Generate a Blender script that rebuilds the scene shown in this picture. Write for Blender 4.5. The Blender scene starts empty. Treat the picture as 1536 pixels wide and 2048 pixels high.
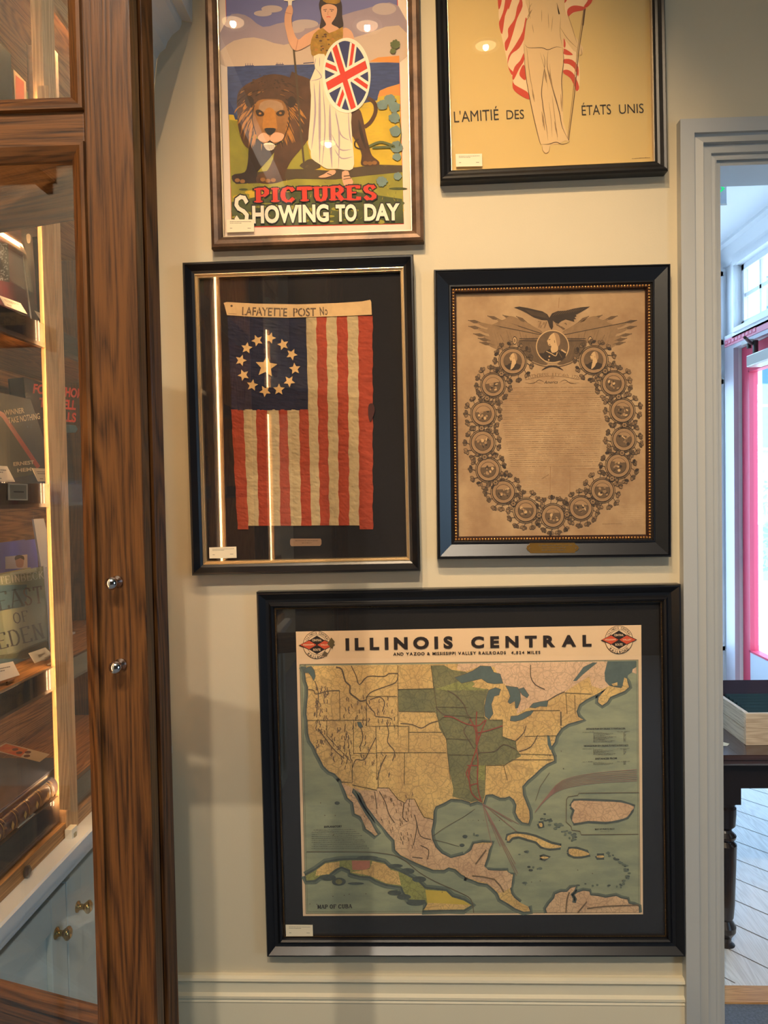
import bpy, bmesh, math, random
from mathutils import Vector, Matrix, noise
random.seed(7)
PI = math.pi
SC = bpy.context.scene
COL = SC.collection

# ------------------------------------------------------------------ camera
FPX = 1540.0
YAW, PITCH, ROLL = [math.radians(a) for a in (2.255, -1.674, 1.047)]
CAM = Vector((0, 0, 1.6))
RM = (Matrix.Rotation(YAW, 3, 'Z') @ Matrix.Rotation(PITCH, 3, 'X') @ Matrix.Rotation(ROLL, 3, 'Y'))
cam = bpy.data.objects.new('camera', bpy.data.cameras.new('camera'))
COL.objects.link(cam)
r_, f_, u_ = RM @ Vector((1, 0, 0)), RM @ Vector((0, 1, 0)), RM @ Vector((0, 0, 1))
m = Matrix((r_, u_, -f_)).transposed().to_4x4()
m.translation = CAM
cam.matrix_world = m
cam.data.sensor_fit = 'VERTICAL'
cam.data.sensor_height = 36
cam.data.lens = FPX / 2048 * 36
cam.data.clip_start = .02
SC.camera = cam

def ray(px, py):
    return RM @ Vector(((px - 768) / FPX, 1, -(py - 1024) / FPX))
def atY(px, py, Y):
    d = ray(px, py); return CAM + d * (Y / d.y)
def atX(px, py, X):
    d = ray(px, py); return CAM + d * (X / d.x)
def atZ(px, py, Z):
    d = ray(px, py); return CAM + d * ((Z - CAM.z) / d.z)

# ------------------------------------------------------------------ look
SC.view_settings.view_transform = 'Standard'
SC.view_settings.look = 'None'
SC.view_settings.gamma = 1
SC.view_settings.use_curve_mapping = False
SC.view_settings.exposure = 0.15

world = bpy.data.worlds.new('world'); SC.world = world
world.use_nodes = True
wn = world.node_tree.nodes
wn['Background'].inputs[0].default_value = (.42, .70, 1.0, 1)
wn['Background'].inputs[1].default_value = 7.0

WY = 2.05          # picture wall plane
CEIL = 4.0         # shop ceiling
def light(name, kind, loc, energy, col, size=.1, target=None, **kw):
    l = bpy.data.lights.new(name, kind); l.energy = energy; l.color = col
    if kind == 'AREA':
        l.shape = kw.get('shape', 'DISK'); l.size = size
        if 'size_y' in kw: l.size_y = kw['size_y']
    elif kind == 'SPOT':
        l.shadow_soft_size = size; l.spot_size = kw.get('cone', 1.0); l.spot_blend = kw.get('blend', .6)
    elif kind == 'SUN': l.angle = .02
    else: l.shadow_soft_size = size
    o = bpy.data.objects.new(name, l); COL.objects.link(o); o.location = loc
    if target is not None:
        o.rotation_euler = (Vector(target) - Vector(loc)).to_track_quat('-Z', 'Y').to_euler()
    if kw.get('portal'): l.cycles.is_portal = True
    return o
WARM = (1.0, .70, .40)
DOWN = [(-.88, .10), (-.20, .02), (.43, -.20), (-.55, -1.3), (.25, -1.4)]
LIGHT_SPOTS = [  # position, energy, aim point on the wall, cone
    ((-.20, .02, CEIL - .014), 230, (.04, 2.05, 2.2), .68),
    ((-.88, .10, CEIL - .014), 95, (-.35, 2.05, 1.6), .95),
    ((.43, -.20, CEIL - .014), 58, (.18, 2.05, 1.3), .85),
]
for loc, e, tgt, cone in LIGHT_SPOTS:
    light('downlight_beam', 'SPOT', loc, e, WARM, .014, tgt, cone=cone, blend=.8)
for x, y in DOWN[3:]:
    light('downlight_beam', 'SPOT', (x, y, CEIL - .014), 225, (1.0, .87, .70), .02, (x, y + .8, 0), cone=2.3, blend=.7)
# daylight: the sun outside and the sky through the two window openings
light('sun', 'SUN', (6, 6, 8), 5.0, (1, .96, .9), target=(4.6, 5.2, 0))
light('shop_window_portal', 'AREA', (3.0, -1.0, 1.7), 1, (1, 1, 1), 1.4, (0, -1.0, 1.7), shape='RECTANGLE', size_y=1.6, portal=True)

# ------------------------------------------------------------------ materials
def lin(c):
    def f(v):
        v /= 255.0
        return v / 12.92 if v <= .04045 else ((v + .055) / 1.055) ** 2.4
    return tuple(f(v) for v in c)
MATS = {}
def mat(name, rgb, rough=.6, metal=0, spec=.5, emit=None, es=1.0, var=0, vscale=8, bump=0, bscale=60, stretch=(1, 1, 1), k=1.0, rgb2=None, coat=0):
    """plain procedural surface: colour with noise variation and bump"""
    if name in MATS: return MATS[name]
    M = bpy.data.materials.new(name); M.use_nodes = True; MATS[name] = M
    N, L = M.node_tree.nodes, M.node_tree.links
    b = N['Principled BSDF']
    c = [min(.95, v * k) for v in lin(rgb)]
    b.inputs['Base Color'].default_value = (*c, 1)
    b.inputs['Roughness'].default_value = rough
    b.inputs['Metallic'].default_value = metal
    b.inputs['Specular IOR Level'].default_value = spec
    b.inputs['Coat Weight'].default_value = coat
    if emit:
        b.inputs['Emission Color'].default_value = (*lin(emit), 1); b.inputs['Emission Strength'].default_value = es
    if var or bump or rgb2:
        tc = N.new('ShaderNodeTexCoord'); mp = N.new('ShaderNodeMapping')
        mp.inputs['Scale'].default_value = stretch
        L.new(tc.outputs['Object'], mp.inputs[0])
    if var or rgb2:
        n = N.new('ShaderNodeTexNoise'); n.inputs['Scale'].default_value = vscale; n.inputs['Detail'].default_value = 6
        n.inputs['Roughness'].default_value = .65
        L.new(mp.outputs[0], n.inputs['Vector'])
        cr = N.new('ShaderNodeValToRGB')
        c2 = [min(.95, v * k) for v in lin(rgb2)] if rgb2 else [v * (1 - var) for v in c]
        cr.color_ramp.elements[0].position = .35; cr.color_ramp.elements[1].position = .65
        cr.color_ramp.elements[0].color = (*c2, 1); cr.color_ramp.elements[1].color = (*c, 1)
        L.new(n.outputs['Fac'], cr.inputs[0]); L.new(cr.outputs[0], b.inputs['Base Color'])
    if bump:
        n2 = N.new('ShaderNodeTexNoise'); n2.inputs['Scale'].default_value = bscale; n2.inputs['Detail'].default_value = 4
        L.new(mp.outputs[0], n2.inputs['Vector'])
        bp = N.new('ShaderNodeBump'); bp.inputs['Strength'].default_value = bump; bp.inputs['Distance'].default_value = .002
        L.new(n2.outputs['Fac'], bp.inputs['Height']); L.new(bp.outputs[0], b.inputs['Normal'])
    return M

def wood(name, axis, dark, light_, scale=1.0, rough=.42, contrast=.16):
    """oak: long cathedral grain along one axis plus short dark pores"""
    if name in MATS: return MATS[name]
    M = bpy.data.materials.new(name); M.use_nodes = True; MATS[name] = M
    N, L = M.node_tree.nodes, M.node_tree.links
    b = N['Principled BSDF']; b.inputs['Roughness'].default_value = rough
    b.inputs['Specular IOR Level'].default_value = .35
    tc = N.new('ShaderNodeTexCoord')
    def mapped(along, across):
        mp = N.new('ShaderNodeMapping'); s = [across * scale] * 3; s['XYZ'.index(axis)] = along * scale
        mp.inputs['Scale'].default_value = s
        L.new(tc.outputs['Object'], mp.inputs[0]); return mp
    big = N.new('ShaderNodeTexNoise'); big.inputs['Scale'].default_value = 1; big.inputs['Detail'].default_value = 1.5
    L.new(mapped(1.7, 22).outputs[0], big.inputs['Vector'])
    mul = N.new('ShaderNodeMath'); mul.operation = 'MULTIPLY'; mul.inputs[1].default_value = 16
    L.new(big.outputs['Fac'], mul.inputs[0])
    fr = N.new('ShaderNodeMath'); fr.operation = 'PINGPONG'; fr.inputs[1].default_value = .5
    L.new(mul.outputs[0], fr.inputs[0])
    fine = N.new('ShaderNodeTexNoise'); fine.inputs['Scale'].default_value = 1; fine.inputs['Detail'].default_value = 5; fine.inputs['Roughness'].default_value = .7
    L.new(mapped(11, 420).outputs[0], fine.inputs['Vector'])
    tone = N.new('ShaderNodeTexNoise'); tone.inputs['Scale'].default_value = 1; tone.inputs['Detail'].default_value = 2
    L.new(mapped(1.2, 7).outputs[0], tone.inputs['Vector'])
    a1 = N.new('ShaderNodeMath'); a1.operation = 'MULTIPLY_ADD'; a1.inputs[1].default_value = .55
    L.new(fr.outputs[0], a1.inputs[0]); L.new(fine.outputs['Fac'], a1.inputs[2])
    a2 = N.new('ShaderNodeMath'); a2.operation = 'MULTIPLY_ADD'; a2.inputs[1].default_value = .5
    L.new(tone.outputs['Fac'], a2.inputs[0]); L.new(a1.outputs[0], a2.inputs[2])
    cr = N.new('ShaderNodeValToRGB')
    cr.color_ramp.elements[0].position = .88 - contrast * 1.6; cr.color_ramp.elements[0].color = (*lin(dark), 1)
    cr.color_ramp.elements[1].position = .88 + contrast; cr.color_ramp.elements[1].color = (*lin(light_), 1)
    L.new(a2.outputs[0], cr.inputs[0]); L.new(cr.outputs[0], b.inputs['Base Color'])
    bp = N.new('ShaderNodeBump'); bp.inputs['Strength'].default_value = .25; bp.inputs['Distance'].default_value = .001
    L.new(a1.outputs[0], bp.inputs['Height']); L.new(bp.outputs[0], b.inputs['Normal'])
    return M

def glass(name, tint=(1, 1, 1), boost=1.0):
    if name in MATS: return MATS[name]
    M = bpy.data.materials.new(name); M.use_nodes = True; MATS[name] = M
    N, L = M.node_tree.nodes, M.node_tree.links
    N.remove(N['Principled BSDF'])
    t = N.new('ShaderNodeBsdfTransparent'); t.inputs[0].default_value = (*tint, 1)
    g = N.new('ShaderNodeBsdfGlossy'); g.inputs['Roughness'].default_value = 0.0; g.inputs[0].default_value = (1, 1, 1, 1)
    # Schlick reflectance from the facing angle, the same on both faces of the pane
    ge = N.new('ShaderNodeNewGeometry')
    dt = N.new('ShaderNodeVectorMath'); dt.operation = 'DOT_PRODUCT'
    L.new(ge.outputs['Normal'], dt.inputs[0]); L.new(ge.outputs['Incoming'], dt.inputs[1])
    ab = N.new('ShaderNodeMath'); ab.operation = 'ABSOLUTE'; L.new(dt.outputs['Value'], ab.inputs[0])
    om = N.new('ShaderNodeMath'); om.operation = 'SUBTRACT'; om.inputs[0].default_value = 1; L.new(ab.outputs[0], om.inputs[1])
    pw_ = N.new('ShaderNodeMath'); pw_.operation = 'POWER'; pw_.inputs[1].default_value = 5; L.new(om.outputs[0], pw_.inputs[0])
    mu = N.new('ShaderNodeMath'); mu.operation = 'MULTIPLY_ADD'; mu.inputs[1].default_value = .9; mu.inputs[2].default_value = .04 * boost; mu.use_clamp = True
    L.new(pw_.outputs[0], mu.inputs[0])
    mx = N.new('ShaderNodeMixShader')
    L.new(mu.outputs[0], mx.inputs[0]); L.new(t.outputs[0], mx.inputs[1]); L.new(g.outputs[0], mx.inputs[2])
    L.new(mx.outputs[0], N['Material Output'].inputs[0])
    return M

OAK_D, OAK_L = (58, 27, 8), (150, 92, 42)
oakZ = wood('oak_stained_vertical', 'Z', (42, 22, 9), (108, 67, 30))
oakX = wood('oak_stained_horizontal', 'X', (42, 22, 9), (112, 70, 32))
oakY = wood('oak_shelf', 'Y', (95, 58, 28), (176, 120, 66))
oakLZ = wood('oak_light_vertical', 'Z', (176, 130, 82), (222, 178, 124))
oakLY = wood('oak_light_depth', 'Y', (120, 76, 38), (196, 142, 84))
shelf_edge = mat('shelf_edge_grey_brown', (112, 92, 74), .35, var=.25, vscale=30, stretch=(1, .2, 4))
wallm = mat('wall_paint_beige', (208, 195, 166), .75, var=.03, vscale=3, bump=.08, bscale=220)
trimm = mat('trim_paint_white', (218, 218, 212), .4)
trimb = mat('trim_paint_bright_white', (235, 236, 240), .45)
ceilm = mat('ceiling_paint', (190, 185, 175), .9)
darkm = mat('dark_shop_wall', (52, 44, 38), .8, var=.4, vscale=3)
blk = mat('frame_black_lacquer', (16, 17, 22), .32, spec=.6)
blk2 = mat('frame_black_wood', (20, 20, 24), .36, spec=.6, var=.5, vscale=60, stretch=(1, 1, .1))
bronze = mat('frame_bronze_brown', (112, 84, 62), .42, metal=.35, rgb2=(70, 52, 40), vscale=14)
gold = mat('gold_leaf', (220, 196, 156), .34, metal=.85)
goldd = mat('gold_bead', (176, 128, 74), .28, metal=.9)
golddk = mat('gold_dark_bead', (120, 92, 52), .35, metal=.8)
silver = mat('silver_fillet', (200, 180, 150), .3, metal=.7)
chrome = mat('chrome', (215, 210, 205), .14, metal=1)
brass = mat('brass', (190, 150, 80), .2, metal=1)
cardm = mat('card_cream', (236, 222, 190), .7)
inkm = mat('card_ink', (90, 78, 62), .8)
pane_glass = glass('picture_glass', boost=1.25)
door_glass = glass('cabinet_glass', boost=1.2)
win_glass = glass('window_glass', boost=1.0)
acryl = glass('acrylic', (.95, .96, .97), boost=.6)
ledm = mat('led_strip_emitter', (255, 255, 255), .5, emit=(255, 214, 160), es=22)

# ------------------------------------------------------------------ mesh helpers
class MB:
    """collects polygons with material indices and links them as ONE mesh object"""
    def __init__(s): s.v = []; s.f = []; s.m = []; s.mats = []
    def mi(s, M):
        if M not in s.mats: s.mats.append(M)
        return s.mats.index(M)
    def face(s, pts, M):
        n = len(s.v); s.v += [tuple(p) for p in pts]; s.f.append(tuple(range(n, n + len(pts)))); s.m.append(s.mi(M))
    def add(s, vs, fs, M):
        n = len(s.v); s.v += [tuple(p) for p in vs]; k = s.mi(M)
        for f in fs: s.f.append(tuple(i + n for i in f)); s.m.append(k)
    def box(s, a, b, M, T=None):
        (x0, y0, z0), (x1, y1, z1) = a, b
        vs = [Vector(p) for p in ((x0, y0, z0), (x1, y0, z0), (x1, y1, z0), (x0, y1, z0), (x0, y0, z1), (x1, y0, z1), (x1, y1, z1), (x0, y1, z1))]
        if T is not None: vs = [T @ v for v in vs]
        s.add(vs, [(0, 3, 2, 1), (4, 5, 6, 7), (0, 1, 5, 4), (1, 2, 6, 5), (2, 3, 7, 6), (3, 0, 4, 7)], M)
    def lathe(s, prof, M, T=None, n=24):
        """profile (radius, height) round local z"""
        vs = []; fs = []
        for r, h in prof:
            for i in range(n):
                a = 2 * PI * i / n; vs.append(Vector((r * math.cos(a), r * math.sin(a), h)))
        for j in range(len(prof) - 1):
            for i in range(n):
                fs.append((j * n + i, j * n + (i + 1) % n, (j + 1) * n + (i + 1) % n, (j + 1) * n + i))
        fs.append(tuple(range(n - 1, -1, -1))); fs.append(tuple(range((len(prof) - 1) * n, len(prof) * n)))
        if T is not None: vs = [T @ v for v in vs]
        s.add(vs, fs, M)
    def sweep(s, prof, path, M, close=False):
        """extrude a list of cross-section loops: path = list of functions mapping profile pt -> Vector"""
        rows = [[fn(p) for p in prof] for fn in path]
        n = len(prof); vs = [v for r in rows for v in r]; fs = []
        R = len(rows)
        for j in range(R if close else R - 1):
            k = (j + 1) % R
            for i in range(n - 1): fs.append((j * n + i, j * n + i + 1, k * n + i + 1, k * n + i))
        s.add(vs, fs, M)
    def build(s, name, parent=None, smooth=False, bevel=0, loc=None):
        me = bpy.data.meshes.new(name); me.from_pydata(s.v, [], s.f)
        for M in s.mats: me.materials.append(M)
        me.polygons.foreach_set('material_index', s.m)
        if smooth: me.polygons.foreach_set('use_smooth', [True] * len(s.f))
        me.update()
        o = bpy.data.objects.new(name, me); COL.objects.link(o)
        if loc is not None:
            o.location = loc
            me.transform(Matrix.Translation(-Vector(loc)))
        if parent: o.parent = parent
        if bevel:
            b = o.modifiers.new('bevel', 'BEVEL'); b.width = bevel; b.segments = 2; b.limit_method = 'ANGLE'
        return o
def tag(o, label=None, cat=None, group=None, kind=None):
    for k, v in (('label', label), ('category', cat), ('group', group), ('kind', kind)):
        if v: o[k] = v
    return o
def empty(name, loc=(0, 0, 0), rot=None, label=None, cat=None, group=None):
    o = bpy.data.objects.new(name, None); COL.objects.link(o); o.location = loc
    if rot: o.rotation_euler = rot
    o.empty_display_size = .05
    return tag(o, label, cat, group)
def struct(o): o['kind'] = 'structure'; return o
def boxobj(name, a, b, M, parent=None, bevel=0):
    q = MB(); q.box(a, b, M); return q.build(name, parent, bevel=bevel)

# text to polygons ---------------------------------------------------------
_tc = {}
def text_polys(s, bold=0.0, shear=0.0):
    key = (s, bold, shear)
    if key in _tc: return _tc[key]
    cu = bpy.data.curves.new('t', 'FONT'); cu.body = s; cu.offset = bold; cu.shear = shear; cu.resolution_u = 4; cu.fill_mode = 'FRONT'
    ob = bpy.data.objects.new('t', cu); COL.objects.link(ob)
    bpy.context.view_layer.update()
    me = bpy.data.meshes.new_from_object(ob.evaluated_get(bpy.context.evaluated_depsgraph_get()))
    V = [(v.co.x, v.co.y) for v in me.vertices]; F = [tuple(p.vertices) for p in me.polygons]
    bpy.data.objects.remove(ob); bpy.data.curves.remove(cu); bpy.data.meshes.remove(me)
    _tc[key] = (V, F); return V, F

SER = {  # stroke letters on a unit box; '(' arcs given as polylines
 'A': [[(0, 0), (.5, 1)], [(.5, 1), (1, 0)], [(.22, .35), (.78, .35)]],
 'B': [[(.15, 0), (.15, 1)], [(.15, 1), (.6, 1), (.82, .88), (.82, .66), (.6, .54), (.15, .54)], [(.6, .54), (.9, .42), (.9, .14), (.62, 0), (.15, 0)]],
 'C': [[(.92, .78), (.75, .96), (.5, 1), (.22, .9), (.08, .68), (.05, .4), (.15, .14), (.4, 0), (.65, 0), (.92, .2)]],
 'D': [[(.15, 0), (.15, 1)], [(.15, 1), (.55, 1), (.82, .86), (.95, .6), (.95, .4), (.82, .14), (.55, 0), (.15, 0)]],
 'E': [[(.15, 0), (.15, 1)], [(.15, 1), (.88, 1), (.88, .84)], [(.15, .52), (.68, .52)], [(.15, 0), (.9, 0), (.92, .18)]],
 'F': [[(.2, 0), (.2, 1)], [(.2, 1), (.9, 1), (.9, .82)], [(.2, .52), (.7, .52)]],
 'H': [[(.15, 0), (.15, 1)], [(.85, 0), (.85, 1)], [(.15, .52), (.85, .52)]],
 'I': [[(.5, 0), (.5, 1)]],
 'K': [[(.15, 0), (.15, 1)], [(.85, 1), (.15, .45)], [(.38, .6), (.9, 0)]],
 'N': [[(.15, 0), (.15, 1)], [(.15, 1), (.85, 0)], [(.85, 0), (.85, 1)]],
 'O': [[(.5, 1), (.2, .9), (.06, .65), (.06, .35), (.2, .1), (.5, 0), (.8, .1), (.94, .35), (.94, .65), (.8, .9), (.5, 1)]],
 'P': [[(.18, 0), (.18, 1)], [(.18, 1), (.65, 1), (.88, .86), (.88, .6), (.65, .46), (.18, .46)]],
 'R': [[(.15, 0), (.15, 1)], [(.15, 1), (.62, 1), (.85, .86), (.85, .64), (.62, .5), (.15, .5)], [(.5, .5), (.92, 0)]],
 'S': [[(.85, .8), (.7, .97), (.45, 1), (.2, .9), (.15, .7), (.3, .56), (.65, .44), (.86, .3), (.82, .1), (.6, 0), (.35, 0), (.12, .2)]],
 'T': [[(.5, 0), (.5, 1)], [(.06, .82), (.08, 1), (.92, 1), (.94, .82)]],
 'U': [[(.15, 1), (.15, .3), (.28, .06), (.5, 0), (.72, .06), (.85, .3), (.85, 1)]],
 'V': [[(0, 1), (.5, 0)], [(.5, 0), (1, 1)]],
 'W': [[(0, 1), (.28, 0)], [(.28, 0), (.5, .9)], [(.5, .9), (.74, 0)], [(.74, 0), (1, 1)]],
 'M': [[(.1, 0), (.1, 1)], [(.1, 1), (.5, .15)], [(.5, .15), (.9, 1)], [(.9, 1), (.9, 0)]],
 'Y': [[(0, 1), (.5, .48)], [(1, 1), (.5, .48)], [(.5, .48), (.5, 0)]],
 'G': [[(.92, .8), (.72, .97), (.5, 1), (.2, .9), (.06, .65), (.06, .35), (.2, .1), (.5, 0), (.78, .04), (.92, .2), (.92, .42), (.6, .42)]],
}
def stroke_text(s, thick=.22, thin=.09, serif=.12, gap=.22, aspect=.8):
    """list of quads (unit height) for a serif word and its width"""
    q = []; x = 0
    for ch in s:
        if ch == ' ': x += aspect * .6; continue
        w = aspect * (.45 if ch == 'I' else 1.1 if ch in 'MW' else 1)
        for pl in SER[ch]:
            P = [(x + a * w, b) for a, b in pl]
            for i in range(len(P) - 1):
                (x0, y0), (x1, y1) = P[i], P[i + 1]
                dx, dy = x1 - x0, y1 - y0; L = math.hypot(dx, dy) or 1
                t = (thin + (thick - thin) * abs(dy / L)) / 2
                if ch in 'AVWMNY' and dx * dy > 0: t = max(thin / 2, t * .55)
                nx, ny = -dy / L * t, dx / L * t; ex, ey = dx / L * thin * .3, dy / L * thin * .3
                q.append([(x0 + nx - ex, y0 + ny - ey), (x0 - nx - ex, y0 - ny - ey), (x1 - nx + ex, y1 - ny + ey), (x1 + nx + ex, y1 + ny + ey)])
            if serif and ch not in 'CGSO':
                for (a, b) in (P[0], P[-1]):
                    if b in (0, 1) and len(pl) in (2, 7):
                        y0 = b - (thin * .8 if b == 1 else -0) ; y0 = (1 - thin * .8) if b == 1 else 0
                        h = thick / 2 + serif
                        q.append([(a - h, y0), (a + h, y0), (a + h, y0 + thin * .8), (a - h, y0 + thin * .8)])
        x += w + gap * aspect
    return q, x - gap * aspect

def smooth_loop(pts, n=4, closed=True):
    out = []; N = len(pts)
    rng = range(N) if closed else range(N - 1)
    for i in rng:
        if closed: p0, p1, p2, p3 = pts[(i - 1) % N], pts[i], pts[(i + 1) % N], pts[(i + 2) % N]
        else: p0, p1, p2, p3 = pts[max(0, i - 1)], pts[i], pts[i + 1], pts[min(N - 1, i + 2)]
        for k in range(n):
            t = k / n
            out.append(tuple(.5 * (2 * p1[j] + (p2[j] - p0[j]) * t + (2 * p0[j] - 5 * p1[j] + 4 * p2[j] - p3[j]) * t * t + (3 * p1[j] - p0[j] - 3 * p2[j] + p3[j]) * t ** 3) for j in (0, 1)))
    if not closed: out.append(tuple(pts[-1]))
    return out

class Art:
    """flat artwork: layered polygons on one plane, drawn in the coordinates of a close-up of the picture.
       conv(x, y) gives the photograph pixel; pts go to the plane Y and then into the frame's own space."""
    def __init__(s, Y, inv, ox=0, oy=0, sc=1.0):
        s.Y = Y; s.inv = inv; s.o = (ox, oy, sc); s.mb = MB(); s.z = 0; s.k = 0
    def step(s): s.k = (s.k + 1) % 20      # overlapping patches of one layer never share a plane
    def P(s, x, y, lift=None):
        ox, oy, sc = s.o
        w = atY(ox + x / sc, oy + y / sc, s.Y)
        w = s.inv @ w
        w.y -= s.z + s.k * 4e-6 if lift is None else lift
        return w
    def up(s, d=.00008): s.z += d
    def poly(s, pts, M, sm=0):
        s.step()
        if sm: pts = smooth_loop(pts, sm)
        s.mb.face([s.P(x, y) for x, y in pts], M)
    def disc(s, x, y, r, M, ry=None, n=28, rot=0):
        ry = ry or r; c, d = math.cos(rot), math.sin(rot)
        P = []
        for i in range(n):
            a, b = r * math.cos(2 * PI * i / n), ry * math.sin(2 * PI * i / n)
            P.append((x + a * c - b * d, y + a * d + b * c))
        s.poly(P, M)
    def ring(s, x, y, r0, r1, M, ry=1.0, n=32, a0=0, a1=2 * PI):
        s.step()
        for i in range(n):
            t0, t1 = a0 + (a1 - a0) * i / n, a0 + (a1 - a0) * (i + 1) / n
            s.mb.face([s.P(x + r * math.cos(t), y + r * math.sin(t) * ry) for r, t in ((r0, t0), (r1, t0), (r1, t1), (r0, t1))], M)
    def line(s, pts, w, M, sm=0, taper=False):
        s.step()
        if sm: pts = smooth_loop(pts, sm, False)
        n = len(pts); L = []; R = []
        for i, (x, y) in enumerate(pts):
            a = pts[max(0, i - 1)]; b = pts[min(n - 1, i + 1)]
            dx, dy = b[0] - a[0], b[1] - a[1]; l = math.hypot(dx, dy) or 1
            ww = w / 2 * (1 if not taper else max(.15, 1 - abs(2 * i / (n - 1) - 1) ** 2) if taper == 2 else 1 - .85 * i / (n - 1))
            L.append((x - dy / l * ww, y + dx / l * ww)); R.append((x + dy / l * ww, y - dx / l * ww))
        for i in range(n - 1):
            s.mb.face([s.P(*L[i]), s.P(*L[i + 1]), s.P(*R[i + 1]), s.P(*R[i])], M)
    def text(s, txt, x0, y0, x1, y1, h, M, bold=0, shear=0):
        """sans text whose baseline runs from (x0,y0) to (x1,y1) with capital height h"""
        s.step(); V, F = text_polys(txt, bold, shear)
        a = min(v[0] for v in V); b = max(v[0] for v in V); dx, dy = x1 - x0, y1 - y0; l = math.hypot(dx, dy)
        cap = .729
        pts = []
        for vx, vy in V:
            t = (vx - a) / (b - a); u = vy / cap * h
            pts.append(s.P(x0 + dx * t + dy / l * u, y0 + dy * t - dx / l * u))
        s.mb.add(pts, F, M)
    def tracked(s, txt, x0, y0, x1, y1, h, M, bold=0, ax=1.15):
        """letter-spaced sans: each glyph keeps its width, the gaps fill the run"""
        G = []; k = h / .729
        for ch in txt:
            if ch == ' ': G.append((None, 0, .32 * k * ax)); continue
            V, F = text_polys(ch, bold); a = min(v[0] for v in V); G.append(((V, F), a, (max(v[0] for v in V) - a) * k * ax))
        L = math.hypot(x1 - x0, y1 - y0); ux, uy = (x1 - x0) / L, (y1 - y0) / L
        gap = (L - sum(g[2] for g in G)) / (len(G) - 1); t = 0
        for g, a, w in G:
            if g:
                s.step(); s.mb.add([s.P(x0 + ux * (t + (vx - a) * k * ax) + uy * vy * k, y0 + uy * (t + (vx - a) * k * ax) - ux * vy * k) for vx, vy in g[0]], g[1], M)
            t += w + gap
    def stext(s, txt, x0, y0, x1, y1, h, M, **kw):
        q, w = stroke_text(txt, **kw); dx, dy = x1 - x0, y1 - y0; l = math.hypot(dx, dy)
        for f in q:
            s.step()
            s.mb.face([s.P(x0 + dx * a / w + dy / l * b * h, y0 + dy * a / w - dx / l * b * h) for a, b in f], M)
    def arctext(s, txt, cx, cy, r, a0, a1, h, M, bold=.02, flip=False, ax=1.0):
        """letters round a circle from angle a0 to a1 (degrees, 0 right, 90 up)"""
        n = len(txt)
        for i, ch in enumerate(txt):
            if ch == ' ': continue
            a = math.radians(a0 + (a1 - a0) * (i + .5) / n)
            V, F = text_polys(ch, bold)
            xm = (min(v[0] for v in V) + max(v[0] for v in V)) / 2
            px, py = cx + r * math.cos(a), cy - r * math.sin(a)
            ux, uy = (math.cos(a), -math.sin(a)) if not flip else (-math.cos(a), math.sin(a))
            rx, ry = -uy, ux
            k = h / .729
            s.mb.add([s.P(px + rx * (vx - xm) * k * ax + ux * vy * k, py + ry * (vx - xm) * k * ax + uy * vy * k) for vx, vy in V], F, M)
    def scrib(s, x0, y0, x1, y1, M, w=1.2, seg=(3, 14), gap=(1, 4), jit=.5):
        """a line of tiny illegible print"""
        L = math.hypot(x1 - x0, y1 - y0); t = 0
        while t < L:
            a = random.uniform(*seg); b = min(L, t + a)
            j = random.uniform(-jit, jit)
            p = [(x0 + (x1 - x0) * q / L, y0 + (y1 - y0) * q / L + j) for q in (t, b)]
            s.line(p, w * random.uniform(.6, 1.2), M)
            t = b + random.uniform(*gap)
    def build(s, name, parent): return s.mb.build(name, parent)

# ================================================================== SETTING
XF = -.672                      # bookcase front
OP_L = atY(1434, 1000, WY).x    # doorway opening
OP_T = atY(1436, 322, WY).z
OP_R = 1.95
CAS_L = atY(1366, 1000, WY - .03).x
CAS_T = atY(1362, 238, WY - .03).z
W2 = WY + .14
q = MB()
q.box((-1.15, WY, 0), (OP_L, W2, CEIL), wallm)
q.box((OP_L, WY, OP_T), (OP_R, W2, CEIL), wallm)
q.box((OP_R, WY, 0), (3.15, W2, CEIL), wallm)
struct(q.build('wall_back'))
carpet = mat('carpet_blue_grey', (120, 128, 140), .95, var=.35, vscale=120, bump=.6, bscale=500)
struct(boxobj('floor', (-1.15, -3.2, -.05), (3.15, 2.36, 0), carpet))
struct(boxobj('ceiling', (-1.15, -3.2, CEIL), (3.15, W2, CEIL + .1), ceilm))
struct(boxobj('wall_left', (-1.25, -3.2, 0), (-1.15, W2, CEIL), wallm))
q = MB()   # right wall of the shop with a big daylight window opening
q.box((3.0, -3.2, 0), (3.15, -1.7, CEIL), darkm); q.box((3.0, -.3, 0), (3.15, WY, CEIL), darkm)
q.box((3.0, -1.7, 0), (3.15, -.3, .9), darkm); q.box((3.0, -1.7, 2.5), (3.15, -.3, CEIL), darkm)
struct(q.build('wall_right'))
struct(boxobj('wall_front', (-1.15, -3.3, 0), (3.15, -3.2, CEIL), darkm))
q = MB()
q.box((3.02, -1.7, .9), (3.1, -1.62, 2.5), trimm); q.box((3.02, -.38, .9), (3.1, -.3, 2.5), trimm); q.box((3.02, -1.03, .9), (3.1, -.97, 2.5), trimm)
q.box((3.02, -1.62, .9), (3.1, -.38, .98), trimm); q.box((3.02, -1.62, 2.42), (3.1, -.38, 2.5), trimm)
wfr = struct(q.build('window_3'))

# skirting with cap moulding along the picture wall
zt = atY(700, 1956, WY - .02).z
bbp = [(0, zt), (.012, zt), (.02, zt - .004), (.022, zt - .010), (.016, zt - .017), (.012, zt - .02), (.012, zt - .047), (.016, zt - .050),
       (.020, zt - .053), (.020, zt - .060), (.014, zt - .063), (.018, zt - .070), (.016, zt - .074), (.016, 0)]
q = MB(); q.sweep(bbp, [lambda p: Vector((XF - .03, WY - p[0], p[1])), lambda p: Vector((CAS_L, WY - p[0], p[1]))], mat('skirting_cream', (232, 220, 190), .4))
struct(q.build('baseboard_back'))

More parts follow.
